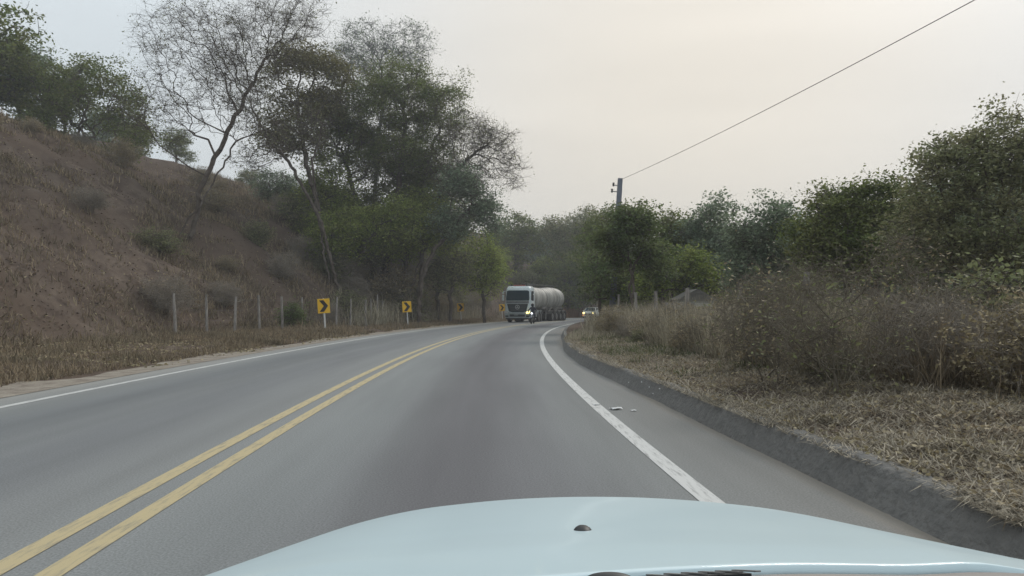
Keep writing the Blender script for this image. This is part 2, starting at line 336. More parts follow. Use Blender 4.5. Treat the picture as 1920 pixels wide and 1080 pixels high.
# gravel shoulder on the left: irregular outer edge lying over the soil
def shoulder():
    V = []; ys = np.arange(-30, 200, 0.5); k = 5
    for y in ys:
        w = 1.05+0.5*fbm(0, y, 0.5)+0.3*fbm(5, y, 1.9)
        for i in range(k):
            o = OL-0.62-w*i/(k-1)*1.0
            sec = 1/math.cos(math.atan(slope(y))); x = xw(y)+o*sec
            z = max(0.006, ground_z(x, y, o)+0.012) if i < k-1 else ground_z(x, y, o)-0.05
            V.append((x, y, z))
    Fc = [(r*k+c, r*k+c+1, (r+1)*k+c+1, (r+1)*k+c) for r in range(len(ys)-1) for c in range(k-1)]
    tag(npmesh('gravel_shoulder', V, Fc, M['gravel'], smooth=True), kind='structure')
shoulder()
def kerb():
    V = []; ys = np.arange(-30, 60, 0.05)
    for y in ys:
        k0 = kerb_o(y); j = 0.025*fbm(1, y, .8)+.006*fbm(9, y, 7.0); h = 0.232+0.018*fbm(2, y, 1.2)+.006*fbm(3, y, 9.0); jt = abs(y/1.5-round(y/1.5)) < .02; h -= .02*jt; j += .012*jt
        for o, z in ((k0-0.05, -0.03), (k0-0.02+j, 0.012), (k0+0.055+j, h*0.8), (k0+0.075+j, h*0.95), (k0+0.1+j, h), (k0+0.2+j, h+0.004), (k0+0.23, 0.1)):
            x, yy = onroad(y, o); V.append((x, yy, z))
    k = 7; Fc = [(r*k+c, r*k+c+1, (r+1)*k+c+1, (r+1)*k+c) for r in range(len(ys)-1) for c in range(k-1)]
    tag(npmesh('kerb', V, Fc, M['concrete_dark'], smooth=True), kind='structure')
kerb()

# ------------------------------------------------------------------ vegetation generators
def tubes(P0, P1, R0, R1, n):
    P0, P1 = np.asarray(P0, float), np.asarray(P1, float); D = P1-P0; Ln = np.linalg.norm(D, axis=1, keepdims=True)+1e-9; D = D/Ln
    ref = np.where(np.abs(D[:, 2:3]) > 0.9, np.array([[1., 0, 0]]), np.array([[0., 0, 1]]))
    A = np.cross(D, ref); A /= np.linalg.norm(A, axis=1, keepdims=True); B = np.cross(D, A)
    an = np.arange(n)*2*np.pi/n; m = len(P0); V = np.zeros((m, 2*n, 3))
    for i, a in enumerate(an):
        r = A*np.cos(a)+B*np.sin(a); V[:, i] = P0+r*R0[:, None]; V[:, n+i] = P1+r*R1[:, None]
    base = (np.arange(m)*2*n)[:, None]; q = []
    for i in range(n):
        j = (i+1) % n; q.append(np.concatenate([base+i, base+j, base+n+j, base+n+i], axis=1))
    return V.reshape(-1, 3), np.stack(q, axis=1).reshape(-1, 4)
def leaves(rng, C, size, flat=0.5, aspect=0.5):
    m = len(C); a = rng.normal(size=(m, 3)); a[:, 2] *= flat; a /= np.linalg.norm(a, axis=1, keepdims=True)
    b = rng.normal(size=(m, 3)); b[:, 2] *= flat; b -= a*np.sum(a*b, axis=1, keepdims=True); b /= np.linalg.norm(b, axis=1, keepdims=True)+1e-9
    L = (size*rng.uniform(0.6, 1.4, (m, 1)))
    V = np.stack([C-a*L/2, C+b*L*aspect/2, C+a*L/2, C-b*L*aspect/2], axis=1).reshape(-1, 3)
    return V, np.arange(4*m).reshape(-1, 4)
def grow(rng, trunks, blobs, n, bf=0.35, jitter=0.12):
    nodes = []; par = []
    first = None
    for tr in trunks:                    # densify the given trunk polylines
        prev = -1
        for k in range(len(tr)-1):
            a, b = np.array(tr[k], float), np.array(tr[k+1], float); c = max(2, int(np.linalg.norm(b-a)/0.7))
            for i in range(c if k < len(tr)-2 else c+1):
                p = a+(b-a)*i/c
                if not (k == 0 and i == 0): p = p+rng.normal(size=3)*0.05
                nodes.append(p); par.append(prev); prev = len(nodes)-1
    nodes = [np.array(p) for p in nodes]
    w = np.array([b[6] if len(b) > 6 else b[3]*b[4]*b[5] for b in blobs]); w = w/w.sum()
    pts = []
    for b, c in zip(blobs, np.maximum(3, (w*n).astype(int))):
        d = rng.normal(size=(c, 3)); d /= np.linalg.norm(d, axis=1, keepdims=True)
        pts.append(np.array(b[:3])+d*(rng.uniform(0.08, 1, (c, 1))**0.45)*np.array(b[3:6]))
    pts = np.concatenate(pts); n = len(pts)
    plen = [0.0]*len(nodes)
    for i, p in enumerate(par):
        if p >= 0: plen[i] = plen[p]+np.linalg.norm(nodes[i]-nodes[p])*0.55
    best = np.full(n, 1e9); bp = np.zeros(n, int)
    lo = min(p[2] for p in nodes); hi = max(p[2] for p in nodes)
    for i, p in enumerate(nodes):
        pen = 3.0 if p[2] < lo+(hi-lo)*0.3 else 0.0
        c = np.linalg.norm(pts-p, axis=1)+bf*plen[i]+pen; msk = c < best; best[msk] = c[msk]; bp[msk] = i
    done = np.zeros(n, bool)
    for _ in range(n):
        j = int(np.argmin(np.where(done, 1e9, best))); done[j] = True; q = bp[j]
        ln = np.linalg.norm(pts[j]-nodes[q])
        nodes.append(pts[j]); par.append(q); plen.append(plen[q]+ln); i = len(nodes)-1
        c = np.linalg.norm(pts-pts[j], axis=1)+bf*plen[i]; msk = (c < best) & ~done; best[msk] = c[msk]; bp[msk] = i
    N = np.array(nodes); par = np.array(par); tips = np.zeros(len(N)); order = np.argsort(-np.arange(len(N)))
    kids = np.bincount(par[par >= 0], minlength=len(N)); tips[kids == 0] = 1
    for i in range(len(N)-1, -1, -1):
        if par[i] >= 0: tips[par[i]] += tips[i]
    return N, par, tips, kids
def tree(name, label, loc, trunks, blobs, n=400, leaf='leaf_dark', nleaf=8000, lsize=0.16, spread=0.35, flat=0.5, r0=0.02, pw=0.45, bark='bark',
         twigs=0, tlen=0.6, seed=1, group=None, cat='tree', bf=0.35, aspect=0.5, clump=0.35, rmax=0.4, category=None):
    rng = np.random.default_rng(seed)
    N, par, tips, kids = grow(rng, trunks, blobs, n, bf)
    rad = np.minimum(r0*tips**pw, rmax)
    i = np.where(par >= 0)[0]; p = par[i]
    # one bend in each branch
    mid = (N[i]+N[p])/2; ln = np.linalg.norm(N[i]-N[p], axis=1, keepdims=True); mid = mid+rng.normal(size=mid.shape)*ln*0.09; mid[:, 2] += (ln*0.06)[:, 0]
    rp = np.minimum(rad[p], rad[i]*1.25+0.004); rm = (rp+rad[i])/2
    P0 = np.concatenate([N[p], mid]); P1 = np.concatenate([mid, N[i]]); R0 = np.concatenate([rp, rm]); R1 = np.concatenate([rm, rad[i]*0.95])
    if twigs:
        sel = np.where(tips <= 6)[0]; k = rng.choice(sel, size=twigs); d = rng.normal(size=(twigs, 3)); d[:, 2] = d[:, 2]*0.6+0.15
        d /= np.linalg.norm(d, axis=1, keepdims=True); L = tlen*rng.uniform(0.4, 1.2, (twigs, 1)); a = N[k]; b = a+d*L*0.55; c = b+(d+rng.normal(size=d.shape)*0.45)*L*0.45
        P0 = np.concatenate([P0, a, b]); P1 = np.concatenate([P1, b, c])
        R0 = np.concatenate([R0, np.full(twigs, r0*0.8), np.full(twigs, r0*0.6)]); R1 = np.concatenate([R1, np.full(twigs, r0*0.6), np.full(twigs, r0*0.35)])
        tipsP = c
    else: tipsP = None
    root = empty(name, loc); tag(root, label, category or cat, group)
    big = R0 > 0.05
    V1, F1 = tubes(P0[big], P1[big], R0[big], R1[big], 7) if big.any() else (np.zeros((0, 3)), np.zeros((0, 4), int))
    V2, F2 = tubes(P0[~big], P1[~big], R0[~big], R1[~big], 3)
    npmesh('trunk' if cat == 'tree' else 'stems', np.concatenate([V1, V2]), np.concatenate([F1, F2+len(V1)]), M[bark], root, smooth=True)
    if nleaf:
        sel = np.where(tips <= 4)[0]
        src = N[sel] if tipsP is None else np.concatenate([N[sel], tipsP])
        # clumps: some tips carry far more leaves than others
        wt = rng.gamma(clump*2, 1.0, len(src))+0.02; wt /= wt.sum()
        k = rng.choice(len(src), size=nleaf, p=wt); off_ = rng.normal(size=(nleaf, 3))*spread; off_[:, 2] *= 0.5
        V, Fc = leaves(rng, src[k]+off_, lsize, flat, aspect)
        npmesh('crown' if cat == 'tree' else 'foliage', V, Fc, M[leaf], root)
    return root
def ptree(name, label, d, trunks, blobs, depth=1.0, **k):
    """hero tree from photo measurements: trunks and crown outlines in photo pixels at distance d"""
    bx, by = trunks[0][0]; x0 = (bx-960)/F*d; z0 = ground_z(x0, d); s = F/d
    def loc(px, py, dy=0): q = PX(px, py, d); return (q.x-x0, dy, q.z-z0)
    rr = random.Random(int(bx*7+by)); tl = []
    for j, tr in enumerate(trunks):
        pts = [loc(px, py, 0.6*j*(rr.random()-0.5)+0.25*i*(rr.random()-0.5)) for i, (px, py) in enumerate(tr)]
        fx = (tr[0][0]-960)/F*d
        pts[0] = (pts[0][0], pts[0][1], ground_z(fx, d+pts[0][1])-z0-0.2); tl.append(pts)
    bl = []
    for b in blobs:
        q = loc(b[0], b[1], (rr.random()-0.5)*1.5*depth); bl.append((q[0], q[1], q[2], b[2]/s, max(b[2], b[3])/s*depth*0.9, b[3]/s))
    return tree(name, label, (x0, d, z0), tl, bl, **k)

LG = 'trees massed on the left bank'
# --- left bank, upper canopy
ptree('canopy_tree', 'largest spreading tree on the left bank with dark layered olive crown above forked trunks', 62,
      [[(716, 540), (722, 470), (742, 400), (756, 300), (760, 220)], [(700, 540), (690, 450), (664, 360), (640, 280)], [(735, 545), (770, 440), (800, 330), (815, 260)]],
      [(740, 150, 85, 42), (780, 200, 90, 45), (660, 185, 70, 45), (620, 225, 60, 35), (700, 230, 110, 45), (825, 205, 55, 70), (745, 290, 115, 45), (640, 260, 85, 40), (800, 300, 75, 45), (700, 300, 80, 40)], n=1400,
      leaf='leaf_dark', nleaf=95000, lsize=0.17, spread=0.42, flat=0.35, r0=0.017, twigs=3500, tlen=0.9, seed=3, clump=0.18)
ptree('canopy_tree', 'tree at the upper left with a dense dark brown leaf clump high above the bank', 58,
      [[(655, 550), (640, 470), (600, 400), (575, 300), (560, 200)]],
      [(560, 108, 65, 32), (622, 135, 42, 28), (515, 150, 28, 30), (580, 190, 75, 35), (540, 250, 60, 40)], n=700,
      leaf='leaf_brown', nleaf=24000, lsize=0.2, spread=0.36, flat=0.5, r0=0.014, twigs=1500, tlen=0.8, seed=5, clump=0.3)
ptree('bare_tree', 'nearly leafless tree rising behind the big olive crown against the sky', 76,
      [[(705, 540), (700, 400), (712, 250), (720, 170)]],
      [(680, 85, 60, 50), (760, 75, 58, 45), (720, 130, 90, 40), (640, 120, 50, 40)], n=900, leaf='leaf_grey', nleaf=7000, lsize=0.17, spread=0.35,
      r0=0.014, twigs=3500, tlen=1.0, seed=8, bark='bark_grey')
ptree('bare_tree', 'leafless tree leaning right with drooping fine twigs over the road beyond the big crown', 60,
      [[(780, 545), (795, 450), (830, 350), (872, 300), (915, 272)]],
      [(925, 275, 45, 45), (880, 255, 50, 45), (960, 320, 24, 38), (850, 330, 50, 40), (900, 330, 40, 40)], n=800, leaf='leaf_mute', nleaf=5500, lsize=0.13, spread=0.3,
      r0=0.012, twigs=3800, tlen=0.9, seed=11, bark='bark')
ptree('bare_tree', 'tall bare tree at far left whose branches fan across the upper left sky', 46,
      [[(330, 640), (350, 470), (385, 330), (440, 210), (500, 110)], [(336, 640), (372, 400), (442, 262), (500, 243), (560, 212)]],
      [(500, 50, 90, 60), (470, 100, 90, 60), (420, 130, 70, 60), (565, 55, 60, 60), (540, 20, 80, 40), (450, 200, 75, 70), (360, 70, 120, 90), (310, 200, 90, 80), (500, 260, 50, 40)], n=1700, leaf='leaf_mute', nleaf=4500, lsize=0.12, spread=0.25,
      r0=0.0085, twigs=8500, tlen=0.8, seed=14, bark='bark', bf=0.45)
ptree('bare_tree', 'thin dark leaning tree crossing in front of the hill crest on the left', 54,
      [[(640, 560), (612, 450), (590, 390), (545, 310), (500, 255), (470, 200)], [(620, 560), (592, 395), (588, 320), (600, 250)]],
      [(470, 190, 45, 50), (520, 260, 45, 40), (590, 240, 35, 50), (480, 300, 45, 25)], n=380, leaf='leaf_mute', nleaf=3000, lsize=0.13, spread=0.3,
      r0=0.014, twigs=1400, tlen=0.8, seed=17)
# --- left bank, lower green mass
low = [('olive bushy tree tucked under the left end of the big canopy', 60, [[(600, 560), (600, 470), (605, 390)]], [(605, 330, 48, 42), (590, 400, 45, 55), (630, 380, 45, 45)], 'leaf_olive', 14000),
       ('dense olive tree filling the middle of the left bank below the canopy', 64, [[(690, 560), (688, 470), (670, 400)], [(720, 560), (735, 470), (740, 400)]], [(660, 400, 60, 55), (735, 370, 75, 60), (690, 460, 70, 45)], 'leaf_dark', 22000),
       ('leafy tree with slanting twin trunks at the centre of the left bank', 60, [[(745, 545), (765, 480), (790, 420)], [(752, 545), (792, 470), (830, 400)]], [(790, 400, 60, 50), (830, 440, 50, 40), (760, 450, 60, 40)], 'leaf_olive', 16000),
       ('tree with a curved slender trunk carrying grey green foliage toward the road', 58, [[(786, 575), (790, 520), (812, 470), (850, 425), (885, 385)]], [(900, 385, 42, 32), (870, 350, 42, 35), (845, 425, 45, 30), (915, 415, 25, 28)], 'leaf_grey', 13000),
       ('small yellow green tree by the bank foot just left of the tanker truck', 68, [[(908, 590), (905, 540), (900, 500)]], [(902, 485, 40, 42), (885, 520, 32, 35), (922, 520, 28, 40), (905, 450, 22, 18)], 'leaf_lime', 12000),
       ('sparse brownish shrub tree low on the bank right of the twin trunks', 64, [[(845, 585), (845, 530), (850, 500)]], [(848, 500, 40, 40), (820, 520, 30, 30)], 'leaf_mute', 4500),
       ('broad olive green tree spreading low across the foot of the canopy', 57, [[(660, 575), (664, 500), (700, 440)], [(668, 575), (640, 480)]], [(640, 440, 60, 50), (700, 430, 60, 50), (600, 470, 40, 40), (745, 420, 50, 50)], 'leaf_olive', 20000),
       ('mid green tree filling the gap between the big crown and the bare leaning tree', 66, [[(820, 560), (822, 450), (830, 380)]], [(820, 350, 60, 45), (860, 400, 55, 45), (780, 340, 60, 50), (830, 430, 60, 35)], 'leaf_dark', 17000),
       ('dull olive tree just behind the slanting twin trunks', 72, [[(790, 545), (790, 470), (785, 400)]], [(780, 420, 80, 50), (840, 480, 60, 40), (720, 470, 60, 40)], 'leaf_olive', 15000),
       ('scrubby grey tree halfway up the open hillside on the left', 70, [[(520, 420), (515, 380), (520, 350)]], [(520, 350, 40, 32), (550, 365, 30, 30)], 'leaf_grey', 5500)]
for k, (lab, d, tr, bl, lf, nl) in enumerate(low):
    ptree('bushy_tree', lab, d, tr, bl, n=360, leaf=lf, nleaf=nl, lsize=0.2, spread=0.42, r0=0.018, twigs=600, tlen=0.7, seed=30+k, clump=0.35)
# --- right side
right = [('bright green broadleaf tree in front of the concrete utility pole', 33, [[(1192, 610), (1184, 530), (1176, 485), (1178, 440)], [(1190, 610), (1183, 520), (1200, 470)]], [(1186, 428, 40, 32), (1140, 456, 30, 26), (1218, 476, 26, 30), (1165, 404, 26, 12), (1160, 480, 20, 34), (1235, 510, 26, 22), (1200, 395, 14, 10)], 'leaf_green', 13000, .14, 'leafy_tree'),
         ('low light green tree spreading behind the fence right of the broadleaf tree', 37, [[(1245, 620), (1243, 550), (1240, 520)]], [(1240, 520, 50, 42), (1290, 505, 45, 42), (1205, 545, 30, 28), (1340, 540, 40, 26)], 'leaf_olive', 9000, .15, 'leafy_tree'),
         ('green sapling thicket left of the utility pole foot at the bend', 40, [[(1128, 620), (1126, 560), (1128, 520)]], [(1128, 500, 34, 38), (1108, 540, 18, 34), (1155, 525, 28, 42), (1180, 560, 26, 22)], 'leaf_green', 7000, .15, 'leafy_tree'),
         ('feathery dark tree above the far end of the road bend', 116, [[(1075, 600), (1072, 520), (1070, 460)]], [(1060, 440, 42, 34), (1105, 420, 38, 32), (1040, 430, 28, 24), (1080, 470, 50, 40)], 'leaf_mute', 15000, .34, 'feathery_tree'),
         ('dark spreading tree crown level with the utility pole behind it', 62, [[(1160, 600), (1158, 500), (1155, 450)]], [(1150, 425, 55, 32), (1190, 420, 40, 28), (1130, 460, 50, 40)], 'leaf_dark', 14000, .2, 'feathery_tree'),
         ('dark narrow tree between the broadleaf tree and the tallest right hand tree', 44, [[(1262, 610), (1260, 500), (1255, 460)]], [(1255, 440, 32, 40), (1240, 410, 14, 12), (1285, 470, 35, 50)], 'leaf_dark', 11000, .16, 'leafy_tree'),
         ('tallest blue green tree of the right hand row with a knobbly peaked top', 42, [[(1345, 620), (1342, 520), (1340, 460)], [(1330, 620), (1318, 500)]], [(1340, 395, 32, 28), (1325, 440, 50, 40), (1355, 480, 60, 55), (1310, 500, 45, 50)], 'leaf_grey', 18000, .16, 'leafy_tree'),
         ('grey green tree at the right with slanting dark trunks and drooping sprays', 30, [[(1440, 640), (1432, 560), (1440, 480), (1450, 430)], [(1400, 640), (1392, 540), (1410, 460)]], [(1450, 410, 42, 32), (1400, 440, 45, 35), (1470, 470, 50, 50), (1410, 510, 50, 50)], 'leaf_grey', 17000, .13, 'leafy_tree')]
for k, (lab, d, tr, bl, lf, nl, ls, nm) in enumerate(right):
    ptree(nm, lab, d, tr, bl, n=420, leaf=lf, nleaf=nl, lsize=ls, spread=0.26*d/40, r0=0.009, rmax=.09, twigs=900, tlen=0.6, seed=60+k, clump=0.22, aspect=0.55)
# further right and left of the picture's middle: the wood simply goes on
ptree('leafy_tree', 'broad mid green tree at the far right near the road', 24, [[(1600, 680), (1590, 560), (1580, 450)], [(1610, 680), (1640, 520)]],
      [(1570, 400, 70, 55), (1650, 380, 70, 60), (1600, 470, 90, 60), (1530, 470, 50, 60)], n=600, leaf='leaf_dark', nleaf=24000, lsize=.12, spread=.22, r0=0.01, twigs=1000, tlen=.4, seed=90)
ptree('leafy_tree', 'tall dull green tree at the right margin beside the verge', 19, [[(1810, 720), (1800, 560), (1790, 400)], [(1820, 720), (1860, 450)]],
      [(1780, 330, 90, 70), (1880, 300, 90, 90), (1830, 450, 110, 80), (1720, 440, 60, 70)], n=700, leaf='leaf_mute', nleaf=30000, lsize=.1, spread=.2, r0=0.008, twigs=1400, tlen=.35, seed=91)
ptree('canopy_tree', 'dark leafy tree at the left margin on the hillside', 62, [[(170, 450), (175, 330), (180, 250)]],
      [(180, 180, 90, 70), (110, 240, 70, 60), (240, 250, 60, 60), (60, 160, 80, 60)], n=700, leaf='leaf_dark', nleaf=24000, lsize=.22, spread=.42, r0=0.016, twigs=1000, tlen=.8, seed=92)

# --- background woods: a few kinds, copied
def proto(name, label, group, h, w, leaf, nl, seed, ls=0.35):
    bl = [(0, 0, h*0.72, w*0.5, w*0.5, h*0.24), (w*0.25, w*.1, h*0.55, w*0.35, w*0.35, h*0.2), (-w*0.28, -w*.1, h*0.5, w*0.35, w*0.35, h*0.22), (0.1*w, -.2*w, h*0.32, w*0.45, w*0.4, h*0.18)]
    return tree(name, label, (0, 0, 0), [[(0, 0, -0.3), (0.2, 0, h*0.3), (-0.1, 0.2, h*0.62)], [(0.3, 0, -0.3), (w*.15, .2, h*0.45)]], bl, n=260, leaf=leaf, nleaf=nl, lsize=ls, spread=0.5, r0=0.03, twigs=300, tlen=0.9, seed=seed, group=group)
BG = [proto('background_tree', 'dark green tree in the wooded backdrop beyond the bend', 'dark trees of the wooded backdrop', 10, 8, 'leaf_dark', 9000, 201),
      proto('background_tree', 'grey green tree in the wooded backdrop beyond the bend', 'grey green trees of the wooded backdrop', 9, 7, 'leaf_grey', 9000, 202),
      proto('background_tree', 'brownish thin tree in the wooded backdrop beyond the bend', 'brownish trees of the wooded backdrop', 8, 7, 'leaf_mute', 6500, 203),
      proto('background_tree', 'olive green tree in the wooded backdrop beyond the bend', 'olive trees of the wooded backdrop', 7, 6.5, 'leaf_olive', 8000, 204)]
rnd = random.Random(5)
spots = []
# behind the bend (photo x 930..1130)
for px, d, s, k in [(965, 118, 1.05, 0), (1000, 132, 1.0, 1), (1030, 122, 1.05, 3), (1060, 112, .95, 0), (1095, 118, 1.1, 1), (1128, 134, 1.3, 0), (940, 125, .8, 2), (1040, 140, 1.2, 2), (985, 110, .6, 2), (1015, 108, .6, 3), (1085, 138, 1.2, 0), (928, 108, .6, 3),
                    (1110, 130, 1.1, 1), (1145, 125, 1.1, 0), (1075, 128, .7, 3), (1050, 116, .6, 0)]:
    spots.append((px, d, s, k))
# right hand wood
for px, d, s, k in [(1170, 95, 1.0, 0), (1200, 80, .9, 1), (1235, 92, 1.0, 0), (1265, 74, .85, 1), (1300, 86, 1.1, 0), (1335, 70, .9, 2), (1372, 60, .8, 0), (1400, 80, 1.2, 1), (1430, 58, .85, 2), (1470, 50, .75, 0), (1505, 62, 1.0, 1), (1545, 44, .75, 2),
                    (1590, 52, .95, 0), (1640, 40, .8, 1), (1690, 48, 1.0, 3), (1740, 36, .8, 0), (1800, 44, 1.05, 1), (1860, 34, .85, 2), (1910, 42, 1.0, 0), (1960, 30, .8, 1),
                    (1310, 50, .5, 0), (1365, 44, .5, 2), (1230, 56, .5, 3), (1415, 42, .5, 1), (1460, 38, .45, 0), (1500, 34, .42, 2), (1185, 58, .5, 0), (1275, 100, 1.2, 1), (1350, 110, 1.4, 0)]:
    spots.append((px, d, s, k))
# left hillside and crest
for px, d, s, k in [(835, 128, .55, 2), (470, 96, .45, 2), (120, 70, .6, 0), (40, 66, .8, 1), (250, 90, .7, 2), (330, 96, .5, 0), (-20, 60, 1.0, 0), (200, 100, .8, 1), (870, 95, .5, 3), (760, 84, .5, 0), (640, 82, .5, 2), (590, 84, .4, 0), (700, 90, .55, 3), (800, 92, .5, 2)]:
    spots.append((px, d, s, k))
used = [False]*4
for px, d, s, k in spots:
    o = BG[k] if not used[k] else copy_tree(BG[k]); used[k] = True
    x = (px-960)/F*d; o.location = (x, d, ground_z(x, d)-0.1); sx = s*rnd.uniform(.9, 1.1); o.scale = (sx, sx, s*rnd.uniform(.92, 1.12)); o.rotation_euler = (0, 0, rnd.uniform(0, 6.28))
    if px > 1160: o['label'] = o['label'].replace('in the wooded backdrop beyond the bend', 'standing back in the right hand wood'); o['group'] = o['group'].replace('of the wooded backdrop', 'of the right hand wood')
    if px < 900: o['label'] = o['label'].replace('in the wooded backdrop beyond the bend', 'growing on the left hillside'); o['group'] = o['group'].replace('of the wooded backdrop', 'on the left hillside')

# --- bushes
def bush(name, label, group, h, w, leaf, nl, seed, ls, bark='bark', tw=900, r0=0.006):
    rr = np.random.default_rng(seed); tr = []
    for i in range(7):
        a = rr.uniform(0, 6.28); q = rr.uniform(.1, .45)*w; tr.append([(0.1*math.cos(a), .1*math.sin(a), -0.1), (q*math.cos(a)*.6, q*math.sin(a)*.6, h*.4), (q*math.cos(a), q*math.sin(a), h*rr.uniform(.6, .9))])
    bl = [(0, 0, h*0.55, w*0.5, w*0.5, h*0.42), (w*.2, 0, h*.3, w*.4, w*.4, h*.26), (-w*.2, .1, h*.3, w*.4, w*.4, h*.26)]
    return tree(name, label, (0, 0, 0), tr, bl, n=200, leaf=leaf, nleaf=nl, lsize=ls, spread=0.1, r0=r0, pw=.4, twigs=tw, tlen=.4, seed=seed, group=group, cat='bush', bark=bark, bf=.2)
TB = 'bushes of the thicket behind the right verge'
BU = [bush('dry_bush', 'tangled brown dry bush in the thicket along the right verge', 'brown '+TB, 1.5, 1.9, 'leaf_dry', 5000, 301, .075, 'bark_pale'),
      bush('green_bush', 'dull green bush in the thicket along the right verge', 'green '+TB, 1.4, 1.8, 'leaf_mute', 5500, 302, .075),
      bush('twiggy_bush', 'leafless grey twiggy bush in the thicket along the right verge', 'grey twiggy '+TB, 1.7, 1.9, 'leaf_dry', 900, 303, .06, 'bark_pale', 2200)]
usedb = [False]*3
def put_bush(k, x, y, s, extra=None):
    o = BU[k] if not usedb[k] else copy_tree(BU[k]); usedb[k] = True
    o.location = (x, y, ground_z(x, y)-0.05); o.scale = (s*rnd.uniform(.85, 1.2), s*rnd.uniform(.85, 1.2), s*rnd.uniform(.85, 1.15)); o.rotation_euler = (0, 0, rnd.uniform(0, 6.28))
    kind = ['tangled brown dry bush', 'dull green bush', 'leafless grey twiggy bush'][k]; ex = extra or ('in the thicket along the right verge', 'thicket')
    o['label'] = kind+' '+ex[0]; o['group'] = ex[1]+' '+['dry', 'green', 'twiggy'][k]+' bushes'
y = 7.2
while y < 75:
    k0 = kerb_o(y)
    front = float(np.interp(y, [6, 9, 13, 22, 30, 40, 60], [2.9, 2.5, 2.5, 2.3, 1.9, 1.6, 1.4]))
    rows = 4 if y < 22 else 3
    for r_ in range(rows):
        o_ = k0+front+r_*1.35+rnd.uniform(-.3, .3); yy = y+rnd.uniform(-.5, .5); x, y2 = onroad(yy, o_)
        sc = (0.42+0.11*r_)*rnd.uniform(.7, 1.3)
        if y < 10.5: sc *= 1.5
        if y2 > 24:
            lim = float(np.interp(y2, [24, 30, 45, 60, 75], [1090, 1122, 1140, 1146, 1146])); x = max(x, (lim-960)/F*y2+sc*.95+.2*r_); sc *= 1.15
        if r_ == 1 and y > 15 and rnd.random() < .3: continue
        zone = 'at the near end of the thicket by the kerb' if y < 13 else ('midway along the thicket on the right' if y < 28 else 'at the far end of the thicket by the bend')
        put_bush(rnd.choice([0, 0, 1, 2, 2] if r_ < 2 else [0, 1, 1, 2]), x, y2, sc, (zone, ['near', 'middle', 'far'][0 if y < 13 else (1 if y < 28 else 2)]+' thicket'))
    y += 1.45 if y < 30 else 2.3
for i in range(26):                      # scrub at the foot of the left bank
    yy = rnd.uniform(36, 105); o_ = OL-0.75-rnd.uniform(4.6, 9.5); x, y2 = onroad(yy, o_)
    put_bush(rnd.choice([2, 2, 0, 2, 1]), x, y2, rnd.uniform(.7, 1.3), ('scattered at the foot of the left bank', 'left bank'))
for i in range(34):                      # scrub dotted over the open hillside
    d = rnd.uniform(34, 92); px = rnd.uniform(-40, 600); x = (px-960)/F*d; o_ = off(x, d)
    if not (-40 < o_ < -15.5): continue
    put_bush(rnd.choice([1, 2, 2, 0]), x, d, rnd.uniform(.6, 1.4), ('dotted on the open left hillside', 'hillside'))
for i in range(70):                      # undergrowth below the trees of the left bank
    d = rnd.uniform(48, 96); px = rnd.uniform(560, 935); x = (px-960)/F*d; o_ = off(x, d)
    if not (-34 < o_ < -12.5): continue
    put_bush(rnd.choice([1, 2, 1, 0]), x, d, rnd.uniform(1.1, 2.3), ('in the undergrowth below the left bank trees', 'undergrowth'))
gb = bush('green_bush', 'small fresh green bush between two posts of the left fence', None, 1.5, 1.3, 'leaf_green', 5000, 320, .09)
# leafless saplings and vines hanging over the near thicket
for k, (d, px, hh, lab) in enumerate([(9.5, 1445, 1.4, 'tangle of dry vines and saplings at the right edge of the verge'), (11.5, 1412, 1.35, 'dark leaning sapling wrapped in dead vines behind the near thicket'), (15, 1335, .8, 'dead vine tangle standing beside the thickest fence post'),
        (8.2, 1560, 1.6, 'dense dead vine tangle closest to the camera on the right'), (19, 1262, 1.0, 'small leafless sapling among the weeds by the fence'), (12, 1500, 1.7, 'tall twiggy sapling behind the nearest vines on the right'), (10, 1700, 1.9, 'brown vine covered sapling beyond the verge at far right')]):
    x = (px-960)/F*d; rr = np.random.default_rng(500+k); w = 1.0
    tr = [[(0, 0, -.1), (rr.normal()*.15, 0, hh*.45), (rr.normal()*.3, 0, hh*.95)], [(.1, 0, -.1), (rr.normal()*.4, .1, hh*.5), (rr.normal()*.5, .1, hh*.85)], [(-.1, 0, -.1), (-.3, -.1, hh*.4), (-.45, -.1, hh*.8)]]
    tree('bare_sapling', lab, (x, d, ground_z(x, d)), tr, [(0, 0, hh*.8, w*.5, w*.5, hh*.22), (.2, 0, hh*.4, w*.6, w*.6, hh*.35), (-.3, 0, hh*.45, w*.5, w*.5, hh*.35)], n=220, leaf='leaf_mute' if k % 2 else 'leaf_dry', nleaf=700, lsize=.05, spread=.09, r0=.003, pw=.42, twigs=1000, tlen=.4, seed=510+k, cat='bush', bark='bark_mid', bf=.2, category='sapling')
gx = (548-960)/F*41; gb.location = (gx, 41, ground_z(gx, 41)-.05)

